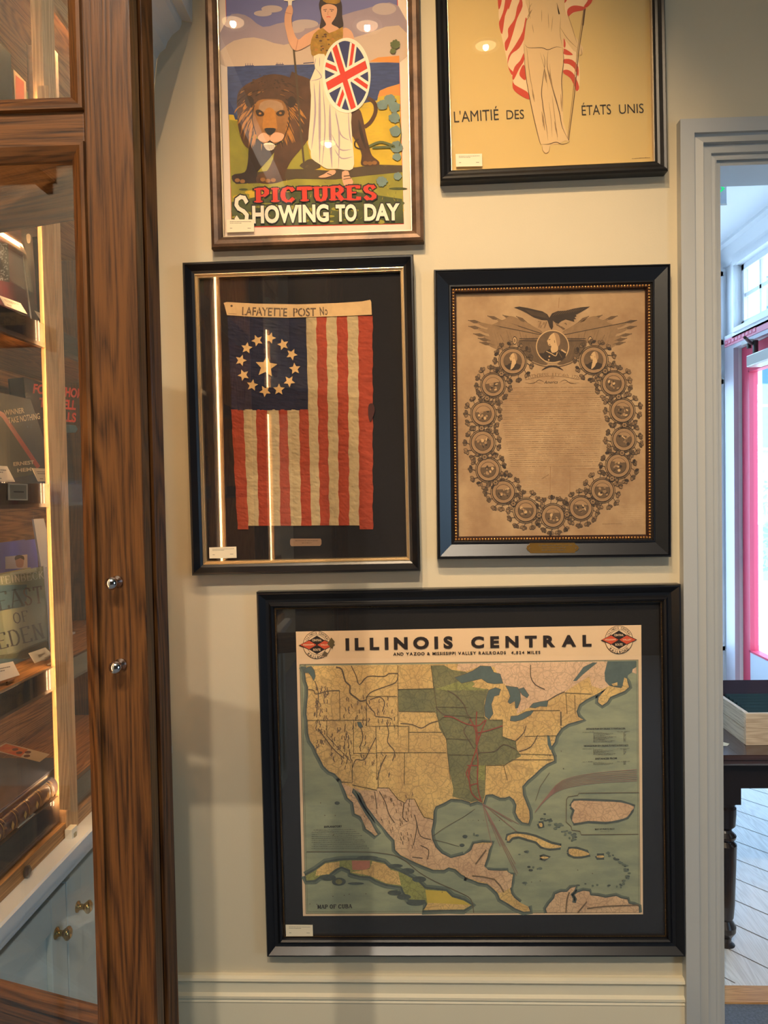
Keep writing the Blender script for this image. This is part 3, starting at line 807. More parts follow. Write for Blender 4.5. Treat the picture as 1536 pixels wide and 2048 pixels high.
# second leaf: mid rail lower edge and bottom rail upper edge taken from the photograph
hit = lambda px, py: (lambda d: CAM + d * (((Vector((o2.x, y2, 0)) - CAM).xy.dot(Vector((math.sin(A2), math.cos(A2))))) / d.xy.dot(Vector((math.sin(A2), math.cos(A2))))))(ray(px, py))
m0 = hit(70, 443).z; b0 = hit(90, 1998).z
make_door((o2.x, y2, 0), (-math.cos(A2), math.sin(A2), 0), (math.sin(A2), math.cos(A2), 0), .385, .935, 2.60, b0 - .014, m0 + .014, m0 + .09, sw1 * .98, .020, [])

# base cabinet -----------------------------------------------------
bc_ = empty('base_cabinet', (-.8, 1.1, 0), label='white painted base cabinet with brass knobs below the oak bookcase', cat='cabinet')
q = MB()
prf = [(-.26, ctop), (.03, ctop), (.034, ctop - .003), (.034, ctop - .022), (.028, ctop - .028), (.024, ctop - .030), (.024, ctop - .038), (.012, ctop - .050), (.008, ctop - .06), (-.002, ctop - .064), (-.002, ctop - .075)]
q.sweep(prf, [lambda p: Vector((XF + p[0], CY0, p[1])), lambda p: Vector((XF + p[0], 1.955, p[1]))], trimm)
pin(q.build('countertop'), bc_)
cab = mat('cabinet_white_green', (200, 204, 190), .35)
pin(boxobj('body', (BXB, CY0, .1), (XF - .022, CY1, ctop - .066), cab), bc_)
pin(boxobj('plinth', (BXB, CY0, 0), (XF - .05, CY1, .1), cab), bc_)
kn = [atX(150, 1822, XF), atX(122, 1857, XF)]
seam = (kn[0].y + kn[1].y) / 2
for (y0, y1, kz) in ((seam + .002, 2.0, kn[0]), (seam - .47, seam - .002, kn[1]), (seam - .95, seam - .474, None), (CY0 + .02, seam - .954, None)):
    q = MB(); zt0, zt1 = .13, ctop - .085; s = .06
    for (a, b, c, d) in ((y0, y0 + s, zt0, zt1), (y1 - s, y1, zt0, zt1), (y0 + s, y1 - s, zt0, zt0 + s), (y0 + s, y1 - s, zt1 - s, zt1)): q.box((XF - .0215, a, c), (XF - .002, b, d), cab)
    q.box((XF - .0215, y0 + s, zt0 + s), (XF - .012, y1 - s, zt1 - s), cab)
    dd = pin(q.build('door', bevel=.002), bc_)
    if kz is not None:
        ky = seam + .045 if kz is kn[0] else seam - .045
        q = MB(); q.lathe([(.011, 0), (.011, .002), (.006, .005), (.005, .012), (.009, .017), (.0125, .021), (.0125, .024), (.008, .028), (.001, .029)], brass, Matrix.Translation((XF - .002, ky, kz.z)) @ Matrix.Rotation(PI / 2, 4, 'Y'), 26)
        k_ = q.build('knob', smooth=True); k_.parent = dd; k_.matrix_parent_inverse = Matrix.Identity(4)

# ================================================================== FRAMED PICTURES
def framed(name, label, corners, h, parts, top=None, gap=.002):
    """corners TL,TR,BL,BR of the outer front edge in the photograph, standing h off the wall.
       parts: (name, material, [(inset, height), ...]); returns root and the inverse of its matrix"""
    Y = WY - h
    tl, tr, bl_, br = [atY(*c, Y) for c in corners]
    vb = br - bl_; ab = math.atan2(vb.z, vb.x)
    vl, vr = tl - bl_, tr - br
    al_ = (math.atan2(-vl.x, vl.z) + math.atan2(-vr.x, vr.z)) / 2
    if top: th_ = (ab + al_) / 2; W_ = vb.length; H_ = top
    else:
        vt = tr - tl; th_ = (ab + al_ + math.atan2(vt.z, vt.x)) / 3
        W_ = (vb.length + vt.length) / 2; H_ = (vl.length + vr.length) / 2
    ux, uz = Vector((math.cos(th_), 0, math.sin(th_))), Vector((-math.sin(th_), 0, math.cos(th_)))
    c = ((bl_ + br) / 2 + uz * H_ / 2) if top else (tl + tr + bl_ + br) / 4
    r = empty(name, (c.x, WY - gap, c.z), rot=(0, -th_, 0), label=label, cat='framed picture')
    inv = (Matrix.Translation((c.x, WY - gap, c.z)) @ Matrix.Rotation(-th_, 4, 'Y')).inverted()
    for (pn, M, prof) in parts:
        q = MB()
        cs = [(-W_ / 2, -H_ / 2, 1, 1), (W_ / 2, -H_ / 2, -1, 1), (W_ / 2, H_ / 2, -1, -1), (-W_ / 2, H_ / 2, 1, -1)]
        q.sweep(prof, [(lambda c: lambda p: Vector((c[0] + c[2] * p[0], -p[1], c[1] + c[3] * p[0])))(c) for c in cs], M, close=True)
        q.build(pn, r)
    return r, inv, W_, H_
def beads(name, parent, W_, H_, inset, y, r, pitch, M, sub=2, squash=.8):
    q = MB()
    ico = bmesh.new(); bmesh.ops.create_icosphere(ico, subdivisions=sub, radius=r)
    vs = [v.co.copy() for v in ico.verts]; ico.verts.index_update(); fs = [tuple(v.index for v in f.verts) for f in ico.faces]; ico.free()
    a, b = W_ / 2 - inset, H_ / 2 - inset
    pts = []
    for L, f in ((2 * a, lambda t: (-a + t, -b)), (2 * b, lambda t: (a, -b + t)), (2 * a, lambda t: (a - t, b)), (2 * b, lambda t: (-a, b - t))):
        n = round(L / pitch)
        pts += [f(L * i / n) for i in range(n)]
    for (x, z) in pts: q.add([Vector((v.x + x, v.y * squash + y, v.z + z)) for v in vs], fs, M)
    return q.build(name, parent, smooth=True)
def slab(name, parent, W_, H_, inset, y0, y1, M):
    q = MB(); q.box((-W_ / 2 + inset, y0, -H_ / 2 + inset), (W_ / 2 - inset, y1, H_ / 2 - inset), M); return q.build(name, parent)
def price_card(lab, pts, Y, lines=2):
    """pts TL, TR, BR, BL in the photograph"""
    w = [atY(*p, Y) for p in pts]; c = (w[2] + w[3]) / 2
    q = MB(); n = Vector((0, -.0006, 0))
    q.face([w[3], w[2], w[1], w[0]], cardm); q.face([p + n for p in w], cardm)
    for i in range(4): q.face([w[i], w[(i + 1) % 4], w[(i + 1) % 4] + n, w[i] + n], cardm)
    e = w[1] - w[0]; d = w[3] - w[0]
    def dash(u0, u1, v, t=.03):
        q.face([w[0] + e * u0 + d * v + n * 1.3, w[0] + e * u1 + d * v + n * 1.3, w[0] + e * u1 + d * (v + t) + n * 1.3, w[0] + e * u0 + d * (v + t) + n * 1.3], inkm)
    for i in range(lines):
        u = .12; v = .16 + i * .11
        while u < (.88 if i < lines - 1 else .55): a = random.uniform(.02, .07); dash(u, u + a, v); u += a + .012
    dash(.12, .2, .66); dash(.76, .88, .66)
    return tag(q.build('price_card', loc=c), lab, 'price card')

KW = 1.15
def am(name, rgb, var=.08, vs=20, rough=.75, **kw): return mat('art_' + name, rgb, rough, var=var, vscale=vs, k=KW, **kw)

# ------------------------------------------------ 1. poster with lion and lady
prof1 = [(0, 0), (0, .022), (.003, .030), (.010, .032), (.020, .030), (.028, .026), (.031, .020), (.031, .016)]
Z1 = (400, 0, 3.3391)
fc = lambda ps, z: [(z[0] + x / z[2], z[1] + y / z[2]) for x, y in ps]
r1, inv1, W1, H1 = framed('framed_poster', 'bronze framed poster of a lion and a lady with a round shield, upper left',
    fc([(12, 0), (1470, 0), (72, 1655), (1498, 1612)], Z1), .032,
    [('frame', bronze, prof1), ('fillet', silver, [(.0305, .015), (.0305, .019), (.0335, .019), (.0345, .013)])], top=.93)
slab('backing_board', r1, W1, H1, .012, -.009, -.002, am('poster_border', (226, 206, 184), .03))
slab('glazing', r1, W1, H1, .032, -.0165, -.0145, pane_glass)
A = Art(WY - .0112, inv1, *Z1)
white = am('white', (236, 222, 196), .04); navy = am('navy', (44, 52, 98), .1); red = am('red', (206, 56, 36), .06)
skyT = am('sky_violet', (112, 112, 156), .1, 6); skyM = am('sky_mauve', (160, 142, 148), .1, 6); skyL = am('sky_peach', (196, 172, 148), .06, 6)
sea = am('sea_blue', (62, 76, 120), .35, 40, stretch=(1, 1, 6)); yell = am('meadow_yellow', (214, 178, 46), .22, 12); yg = am('meadow_green', (158, 150, 52), .3, 14)
dkg = am('grass_dark', (86, 92, 46), .5, 26); orange = am('cliff_orange', (224, 142, 62), .1); brown = am('lion_brown', (92, 60, 38), .45, 26); dbr = am('lion_dark', (56, 38, 28), .4, 30)
tan = am('lion_tan', (160, 108, 52), .35, 28); fur = am('fur_ochre', (186, 124, 48), .3, 40); skin = am('skin', (212, 160, 124), .06); skin2 = am('skin_shade', (182, 120, 86), .06)
cream = am('dress_cream', (228, 208, 174), .05); lilac = am('dress_shade', (166, 148, 156), .08); hair = am('hair', (56, 42, 40), .2); gld = am('armour', (178, 134, 42), .45, 60); blackp = am('ink_black', (30, 28, 30), .1); bluep = am('leaf_blue', (118, 140, 132), .2, 30); olv = am('leaf_olive', (96, 104, 60), .3, 30)
shd = am('ground_shadow', (82, 66, 44), .2, 30); grn2 = am('cloud', (184, 166, 158), .05, 6)
TOPY = -520
R0 = random.Random(21); sea2 = am('sea_light', (92, 104, 138), .1); sea3 = am('sea_mid', (74, 88, 124), .1); ochre = am('meadow_ochre', (190, 146, 54), .1)
A.poly([(168 - 12, TOPY - 20), (1330 - 24, TOPY - 20), (1362, 1497), (210, 1522)], red); A.up()
A.poly([(176 - 12, TOPY), (1322 - 24, TOPY), (1330, 420), (182, 450)], skyT); A.up()
A.poly([(180, 130), (300, 100), (420, 180), (560, 150), (700, 190), (900, 120), (1100, 60), (1325, 40), (1330, 420), (182, 450)], skyM, 3); A.up()
A.poly([(181, 300), (360, 250), (560, 300), (760, 240), (1000, 260), (1328, 170), (1331, 420), (183, 450)], skyL, 3); A.up()
for (x, y, a, b) in ((700, 160, 90, 30), (640, 190, 60, 30), (480, 60, 70, 24), (1230, 60, 80, 40), (420, 90, 60, 20)): A.disc(x, y, a, grn2, b)
A.up()
A.poly([(182, 445), (1331, 415), (1336, 800), (190, 800)], sea); A.up()
for x in (305, 320, 335, 350, 512, 520, 535, 550): A.line([(x, 440 - (x - 305) * .02), (x, 424 - (x - 305) * .02)], 3, navy)
A.line([(300, 441), (360, 439)], 5, navy); A.line([(505, 432), (560, 430)], 5, navy); A.line([(690, 424), (760, 417)], 6, navy)
A.poly([(1128, 412), (1190, 384), (1331, 372), (1332, 420)], orange)
A.poly([(1180, 680), (1200, 608), (1250, 585), (1333, 560), (1340, 800), (1100, 800)], yell); A.up()
A.poly([(1186, 650), (1202, 606), (1250, 585), (1333, 562), (1335, 640), (1260, 632)], orange)
A.poly([(192, 765), (225, 768), (235, 800), (600, 790), (1180, 672), (1336, 640), (1350, 1180), (205, 1250)], yell); A.up()
A.poly([(194, 800), (330, 820), (700, 900), (760, 1140), (205, 1230)], yg); A.up()
A.poly([(206, 1210), (600, 1200), (760, 1180), (1352, 1130), (1361, 1492), (212, 1514)], yg); A.up()
for i in range(60):
    x, y = random.uniform(220, 1350), random.uniform(1250, 1490)
    A.disc(x, y, random.uniform(20, 70), dkg if i % 3 else yell, random.uniform(6, 18), 12)
A.up()
A.poly([(212, 1350), (500, 1290), (900, 1260), (1350, 1330), (1361, 1492), (212, 1514)], dkg); A.up()
for i in range(22):
    x, y = random.uniform(230, 1340), random.uniform(1300, 1490); A.disc(x, y, random.uniform(15, 50), yg, random.uniform(5, 14), 12)
A.up()
A.poly([(210, 1175), (300, 1160), (560, 1130), (700, 1130), (860, 1140), (1190, 1100), (1350, 1105), (1352, 1150), (1100, 1175), (900, 1200), (640, 1195), (500, 1220), (380, 1225), (240, 1230)], shd); A.up()
A.poly([(665, 1110), (700, 1080), (740, 1062), (790, 1085), (805, 1120), (730, 1138)], shd, 2)
for i in range(170):
    x = R0.uniform(190, 1310); y = R0.uniform(455, 760)
    A.line([(x, y), (x + R0.uniform(20, 70), y + R0.uniform(-2, 2))], R0.uniform(1.5, 3.5), [sea2, navy, sea3][i % 3], taper=2)
for i in range(230):
    x = R0.uniform(215, 1325); y = R0.uniform(840, 1120)
    if x > 1150 or y > 860: A.line([(x, y), (x + R0.uniform(10, 46), y + R0.uniform(-6, 4))], R0.uniform(2, 5), [yell, yg, ochre, olv][i % 4], taper=2)
for i in range(160):
    x = R0.uniform(225, 1335); y = R0.uniform(1215, 1480)
    A.line([(x, y), (x + R0.uniform(-14, 14), y - R0.uniform(8, 24))], R0.uniform(2, 4), [yell, dkg, olv, yg][i % 4], taper=1)
A.up()
# lion
A.line([(1120, 655), (1165, 690), (1172, 750), (1140, 815), (1098, 850)], 26, brown, 4); A.up()
A.poly([(600, 520), (660, 505), (760, 545), (900, 640), (1050, 720), (1085, 780), (1105, 880), (1130, 980), (1150, 1040), (1195, 1080), (1190, 1105), (1120, 1112), (1075, 1100), (1080, 1040), (1060, 980), (1010, 900), (960, 860), (760, 900), (700, 960), (600, 1000)], brown, 3); A.up()
A.line([(1060, 800), (1080, 900), (1110, 1000)], 22, dbr, 3, taper=2); A.line([(1085, 1000), (1040, 985), (1035, 950), (1060, 930)], 10, dbr, 3)
A.poly([(340, 920), (500, 980), (480, 1040), (420, 1110), (380, 1160), (390, 1210), (330, 1222), (240, 1225), (212, 1190), (230, 1165), (300, 1150), (320, 1080), (325, 1000)], dbr, 3)
A.poly([(520, 960), (700, 940), (680, 990), (620, 1060), (590, 1110), (570, 1160), (560, 1205), (480, 1228), (390, 1222), (375, 1190), (400, 1165), (450, 1140), (490, 1060)], brown, 3); A.up()
for (x, y) in ((250, 1205), (285, 1212), (420, 1200), (455, 1208), (490, 1204), (1105, 1090), (1135, 1092), (1165, 1088)): A.disc(x, y, 17, tan, 13)
A.up()
A.poly([(250, 640), (290, 580), (350, 545), (400, 520), (460, 500), (530, 500), (600, 520), (660, 560), (700, 620), (700, 700), (690, 800), (690, 880), (650, 960), (600, 990), (560, 960), (520, 900), (360, 900), (330, 990), (290, 960), (262, 880), (250, 780)], brown, 3); A.up()
R1 = random.Random(3)
for i in range(230):   # mane strands
    a = R1.uniform(0, 2 * PI); rr = R1.uniform(.55, 1.06); cx, cy = 468 + 215 * rr * math.cos(a), 735 + 235 * rr * math.sin(a)
    if cy > 960 and 380 < cx < 560: continue
    dx, dy = math.cos(a) * 26, math.sin(a) * 26 + 26
    M_ = (fur if cy > 690 and R1.random() < .75 else R1.choice([dbr, brown, tan]) if cy > 600 else R1.choice([dbr, brown, dbr]))
    A.line([(cx - dx, cy - dy), (cx, cy), (cx + dx * .7 + 4, cy + dy)], R1.uniform(5, 10), M_, 2, taper=2)
A.up()
A.poly([(370, 700), (400, 670), (470, 662), (545, 672), (575, 710), (590, 770), (575, 850), (560, 920), (520, 965), (430, 965), (385, 920), (362, 850), (355, 770)], tan, 3); A.up()
A.poly([(405, 690), (470, 668), (545, 690), (555, 740), (500, 745), (465, 720), (430, 748), (395, 740)], am('lion_forehead', (168, 132, 96), .2, 40), 2)
A.poly([(432, 745), (465, 720), (500, 745), (512, 820), (515, 862), (470, 880), (422, 862), (420, 820)], fur, 3)
A.poly([(300, 660), (330, 640), (360, 670), (350, 720), (310, 710)], dbr, 2); A.poly([(590, 660), (620, 645), (645, 680), (620, 720), (590, 710)], dbr, 2); A.up()
A.poly([(372, 742), (400, 735), (430, 760), (420, 778), (385, 776)], dbr, 2); A.poly([(508, 758), (535, 738), (566, 742), (560, 772), (525, 778)], dbr, 2); A.up()
A.disc(402, 760, 9, fur, 7); A.disc(538, 758, 9, fur, 7)
A.poly([(430, 862), (468, 856), (508, 862), (492, 892), (468, 905), (446, 892)], blackp, 2)
A.poly([(395, 905), (430, 888), (466, 915), (460, 945), (420, 950), (390, 930)], skin, 3); A.poly([(470, 915), (505, 886), (560, 900), (550, 935), (510, 952), (474, 945)], skin, 3)
A.line([(400, 950), (440, 968), (468, 945), (500, 968), (545, 945)], 10, blackp, 3)
A.poly([(425, 965), (468, 955), (500, 970), (490, 1000), (450, 1005)], white, 3); A.up()
for k in range(14): A.line([(430 + k * 5, 968), (432 + k * 5, 1000 + (k % 3) * 4)], 2, brown)
A.line([(362, 700), (350, 800), (375, 900)], 6, dbr, 3); A.line([(588, 720), (600, 810), (560, 930)], 6, dbr, 3); A.up()
# spear
A.line([(600, 60), (640, 470), (668, 820), (704, 1188)], 13, shd); A.poly([(560, 8), (575, -60), (602, -10), (628, -64), (640, 4), (615, 10), (612, 60), (592, 60), (588, 12)], white, 0); A.up()
# lady
A.poly([(795, 30), (830, -30), (900, -40), (945, 20), (950, 110), (958, 175), (930, 200), (830, 190), (800, 190), (810, 120)], hair, 3); A.up()
A.poly([(812, 50), (860, 30), (912, 50), (912, 100), (895, 135), (880, 165), (930, 195), (860, 225), (810, 200), (842, 170), (830, 140), (816, 110)], skin, 3)
A.poly([(822, 10), (835, -70), (930, -70), (935, 20), (880, 28)], gld, 2); A.up()
A.line([(824, 70), (848, 66)], 4, hair); A.line([(866, 66), (895, 70)], 4, hair); A.disc(838, 78, 5, hair, 3); A.disc(880, 78, 5, hair, 3)
A.line([(858, 78), (852, 100), (860, 104)], 3, skin2, 2); A.line([(846, 118), (858, 115), (872, 118)], 5, red, 2)
A.poly([(700, 236), (760, 205), (800, 188), (790, 240), (750, 290), (690, 325), (640, 342), (600, 300), (578, 220), (565, 150), (570, 90), (588, 45), (612, 40), (622, 80), (612, 130), (622, 200), (655, 268)], skin, 3)
A.poly([(960, 190), (1010, 210), (1030, 270), (1000, 290), (950, 270)], skin, 3); A.up()
A.line([(655, 268), (640, 342)], 4, skin2); A.line([(570, 88), (612, 96)], 4, skin2)
A.poly([(738, 300), (760, 230), (820, 190), (862, 225), (940, 190), (955, 190), (950, 280), (900, 300), (870, 370), (760, 380), (742, 345)], gld, 2); A.up()
for i in range(30): A.disc(R1.uniform(755, 930), R1.uniform(225, 360), R1.uniform(5, 12), brown if i % 2 else fur, R1.uniform(3, 8), 8)
A.poly([(760, 378), (830, 365), (850, 420), (1000, 700), (1010, 820), (1020, 960), (1030, 1100), (1000, 1140), (920, 1130), (850, 1130), (800, 1100), (745, 1060), (740, 1010), (722, 960), (735, 800), (742, 640), (735, 545), (770, 460)], cream, 2); A.up()
for pl, w_ in (([(772, 460), (812, 520), (740, 545)], 7), ([(762, 560), (770, 760), (745, 1000)], 12), ([(800, 540), (800, 800), (800, 1090)], 16), ([(822, 600), (836, 850), (815, 1110)], 8), ([(868, 700), (870, 900), (882, 1125)], 18), ([(905, 740), (930, 900), (925, 1128)], 10),
               ([(905, 760), (940, 900), (1000, 940)], 8), ([(880, 900), (935, 1000), (1012, 1000)], 9), ([(900, 1000), (945, 1060), (1020, 1050)], 9), ([(990, 745), (1000, 900), (1015, 960)], 8), ([(775, 390), (765, 440)], 5), ([(800, 385), (800, 450)], 5)):
    A.line(pl, w_, lilac, 4, taper=2)
A.poly([(790, 1185), (830, 1165), (870, 1140), (905, 1140), (900, 1165), (840, 1188)], skin, 2); A.poly([(950, 1150), (990, 1145), (1000, 1180), (1024, 1215), (1005, 1245), (970, 1248), (952, 1210)], skin, 2); A.up()
A.line([(960, 1180), (1000, 1175)], 7, shd); A.line([(958, 1200), (1010, 1192)], 5, shd); A.line([(850, 1160), (880, 1172)], 6, shd)
# shield
SC_, SR = (978, 508), math.radians(8)
def el(x, y):  # unit disc to the tilted oval
    return (980 + 152 * x + 20 * y * .55, 508 + 242 * y + 6 * x)
def elpoly(P, M): A.poly([el(*p) for p in P], M)
circ = [(math.cos(2 * PI * i / 48), math.sin(2 * PI * i / 48)) for i in range(48)]
elpoly([(1.03 * a, 1.01 * b) for a, b in circ], white); A.up(); elpoly([(.95 * a, .955 * b) for a, b in circ], navy); A.up()
def band(p, q_, w_, M):
    (x0, y0), (x1, y1) = p, q_; dx, dy = x1 - x0, y1 - y0; l = math.hypot(dx, dy); nx, ny = -dy / l * w_, dx / l * w_
    elpoly([(x0 + nx, y0 + ny), (x1 + nx, y1 + ny), (x1 - nx, y1 - ny), (x0 - nx, y0 - ny)], M)
cc = (.12, -.03)
ends = [((-.48, -.80), (.24, .92)), ((-.88, .32), (.88, -.32))]; dg = [(-.90, -.28), (.36, -.88), (.90, .30), (-.42, .85)]
for e in dg: band(cc, e, .15, white)
A.up()
for e in dg: band(cc, e, .065, red)
A.up()
for a_, b_ in ends: band(a_, b_, .20, white)
A.up()
for a_, b_ in ends: band(a_, b_, .115, red)
A.up(); A.ring(980, 508, 148, 160, white, ry=242 / 152 * .985, n=60); A.up()
# leaves at the right edge
def leafblob(x, y, r, M):
    for k in range(9):
        a = k * .7; A.disc(x + r * .6 * math.cos(a), y + r * .6 * math.sin(a), r * R1.uniform(.25, .5), M, r * R1.uniform(.2, .4), 8)
    A.disc(x, y, r * .55, M, r * .45, 10)
for (x, y, r) in ((1305, 300, 34), (1290, 345, 22)): leafblob(x, y, r, olv)
for (x, y, r) in ((1270, 670, 44), (1220, 705, 40), (1300, 720, 40), (1300, 790, 40), (1305, 880, 40), (1315, 985, 44), (1315, 1050, 30), (1215, 1215, 40), (1320, 1180, 30)): leafblob(x, y, r, bluep)
A.line([(1130, 980), (1200, 952), (1260, 965), (1300, 985), (1240, 985), (1150, 990)], 16, olv, 3); A.line([(1330, 980), (1345, 900), (1330, 800)], 6, olv, 2); A.up()
A.stext('PICTURES', 376, 1357, 1178, 1336, 98, blackp, thick=.40, thin=.20, serif=.13, gap=.30, aspect=.74); A.up()
A.stext('PICTURES', 378, 1353, 1176, 1332, 90, red, thick=.31, thin=.12, serif=.11, gap=.36, aspect=.76); A.up()
for M_, o_, bo in ((blackp, 5, .075), (white, 0, .042)):
    for (t_, x0, y0, x1, y1, h) in (('HOWING', 352, 1489, 862, 1478, 112), ('TO', 908, 1477, 1048, 1474, 108), ('DAY', 1098, 1472, 1335, 1468, 108)):
        A.text(t_, x0 - o_, y0 + o_ * .4, x1 + o_, y1 + o_ * .4, h + o_ * 1.2, M_, bo)
    A.stext('S', 232 - o_, 1492 + o_, 330 + o_, 1490 + o_, 172 + 2 * o_, M_, thick=.20 + o_ * .006, thin=.14 + o_ * .006, serif=0)
    A.up()
A.build('print', r1)
price_card('small cream price card in the lower left corner of the lion poster', fc([(177, 1466), (360, 1466), (362, 1548), (180, 1552)], Z1), WY - .0192)

# ------------------------------------------------ 2. golden poster with flag-draped figure
Z2 = (860, 0, 3.1347)
prof2 = [(0, 0), (0, .034), (.004, .040), (.010, .038), (.018, .032), (.024, .030), (.029, .026), (.029, .018)]
r2, inv2, W2_, H2 = framed('framed_poster', 'black framed golden poster of a robed figure with striped flag, top right of wall',
    fc([(33, 0), (1482, 0), (66, 1135), (1493, 1068)], Z2), .038,
    [('frame', blk2, prof2), ('fillet', silver, [(.0285, .017), (.0285, .021), (.031, .021), (.032, .013)])], top=.90)
paper2 = am('poster_gold', (206, 176, 110), .03, 3)
slab('backing_board', r2, W2_, H2, .02, -.010, -.003, paper2)
slab('glazing', r2, W2_, H2, .03, -.0155, -.0135, pane_glass)
A = Art(WY - .0124, inv2, *Z2)
pr = am('poster_red', (196, 66, 40), .05); pw = am('poster_pale', (226, 196, 150), .03); pd = am('robe_buff', (212, 180, 128), .03); ln = am('line_brown', (92, 66, 40), .1); ln2 = am('line_soft', (150, 118, 76), .1); tx = am('lettering_dark', (44, 36, 28), .05)
A.poly([(432, -150), (520, -190), (600, -130), (620, 120), (600, 400), (622, 622), (560, 592), (522, 560), (518, 490), (490, 420), (470, 320), (445, 210), (430, 100)], pw, 0)
A.poly([(820, 130), (880, 220), (935, 400), (935, 560), (915, 560), (880, 480), (838, 456), (830, 300)], pw, 2)
A.poly([(850, -20), (900, -60), (1020, -60), (1018, 0), (985, 45), (960, 62), (900, 80), (865, 104), (845, 60)], pw, 2); A.up()
for P in ([(425, -60), (450, 0), (430, 60)], [(480, -40), (495, 30), (470, 100), (452, 215), (432, 150), (445, 110), (462, 60)], [(570, -20), (580, 40), (545, 120), (520, 210), (480, 320), (468, 270), (490, 230), (490, 180), (530, 120), (545, 50), (560, 10)],
          [(600, 110), (612, 150), (600, 220), (560, 300), (510, 340), (488, 400), (500, 430), (520, 450), (512, 470), (488, 410), (492, 350), (530, 290), (580, 200)], [(590, 330), (590, 380), (560, 430), (525, 500), (516, 480), (530, 420), (565, 380)],
          [(585, 405), (600, 440), (600, 500), (575, 490), (560, 460)], [(520, 500), (530, 530), (600, 570), (618, 590), (622, 624), (560, 594), (520, 555)],
          [(500, -60), (530, -60), (510, 10), (490, 60)], [(812, 150), (830, 200), (850, 270), (842, 300), (822, 230)], [(835, 305), (870, 320), (895, 345), (840, 340)], [(838, 372), (890, 375), (930, 420), (928, 480), (905, 430), (870, 402), (838, 396)],
          [(838, 440), (870, 440), (905, 470), (935, 545), (920, 572), (905, 540), (880, 490), (838, 460)], [(1000, -60), (1019, 0), (985, 45), (965, 40), (990, 0)], [(862, 60), (900, 35), (960, 42), (975, 60), (900, 78), (866, 104)], [(845, 20), (880, -30), (930, -60), (900, -60), (850, -20)]):
    A.poly(P, pr, 3)
A.up()
A.poly([(660, -60), (640, -130), (560, -180), (520, -250), (545, -265), (600, -205), (680, -165), (760, -165), (860, -190), (930, -60), (1000, -50), (1000, -20), (900, -20), (850, -90), (820, -40)], pd, 3)
A.poly([(680, -150), (690, -200), (680, -260), (700, -300), (745, -305), (765, -265), (755, -210), (765, -150)], pd, 3); A.up(); A.poly([(672, -250), (690, -310), (750, -318), (778, -270), (765, -220), (750, -275), (700, -280)], ln2, 3); A.up()
A.poly([(590, -60), (640, -120), (820, -120), (850, -60), (838, 60), (870, 120), (905, 220), (960, 300), (955, 345), (900, 320), (838, 240), (838, 300), (830, 500), (835, 760), (875, 890), (850, 880), (800, 905), (755, 905), (745, 950), (725, 962), (705, 940), (700, 905), (680, 880), (640, 700), (600, 480), (585, 280), (605, 130), (625, 90), (600, 20)], pd, 0); A.up()
for P, w_ in (([(595, 280), (620, 300), (700, 300), (740, 312), (790, 295), (830, 300)], 5), ([(590, 290), (600, 470), (640, 690), (685, 880), (700, 910)], 5), ([(605, 290), (625, 470), (655, 620)], 4), ([(710, 340), (720, 400), (700, 560), (705, 640), (730, 800), (740, 880)], 5), ([(740, 320), (735, 420), (770, 560), (810, 700), (830, 800), (875, 890)], 6), ([(750, 400), (762, 520), (800, 650)], 4),
              ([(690, 330), (720, 440), (740, 560)], 3), ([(830, 300), (838, 380), (825, 500), (830, 600), (832, 700)], 5), ([(700, 640), (712, 740), (705, 800)], 3), ([(765, 600), (780, 720), (800, 880)], 4), ([(745, 640), (760, 760), (765, 860)], 3),
              ([(700, 905), (740, 905), (790, 892), (830, 905), (875, 890)], 5), ([(705, 910), (705, 940), (725, 962), (745, 950), (752, 912)], 4), ([(620, -10), (625, 90), (605, 130), (595, 200)], 4), ([(640, 150), (650, 210)], 3), ([(740, 80), (745, 180)], 3), ([(700, 60), (700, 140)], 3), ([(770, 100), (760, 200)], 3),
              ([(795, 20), (810, 90), (800, 40)], 8), ([(815, 170), (860, 240), (920, 300)], 4), ([(860, 80), (890, 170), (920, 270)], 4), ([(945, 300), (952, 340), (935, 350)], 4), ([(630, 120), (620, 60), (640, 20)], 4), ([(820, 100), (815, 200), (828, 290)], 3)):
    A.line(P, w_, ln if w_ > 4 else ln2, 4, taper=2)
for P, w_ in (([(718, 430), (730, 520)], 14), ([(700, 700), (720, 820)], 12), ([(640, 560), (655, 640)], 10), ([(745, 440), (770, 560)], 10), ([(780, 760), (800, 860)], 10), ([(820, 590), (826, 700)], 8), ([(610, 110), (640, 60)], 10)): A.line(P, w_, ln2, 2, taper=2)
A.line([(974, 55), (932, 320), (905, 600), (868, 880)], 5, ln); A.line([(964, 55), (922, 330), (895, 600), (862, 870)], 4, ln2); A.line([(970, 60), (958, 160)], 10, ln); A.up()
for t_, x0, y0, x1, y1, h in (("L'AMITIÉ", 152, 768, 432, 752, 72), ('DES', 480, 748, 590, 744, 60), ('ÉTATS', 952, 724, 1135, 716, 66), ('UNIS', 1186, 714, 1340, 708, 62)):
    A.text(t_, x0, y0, x1, y1, h, tx, .0)
A.scrib(1265, 994, 1380, 988, ln2, 4)
A.build('print', r2)
price_card('small cream price card in the lower left corner of the golden poster', fc([(160, 966), (326, 964), (328, 1042), (163, 1046)], Z2), WY - .0182)

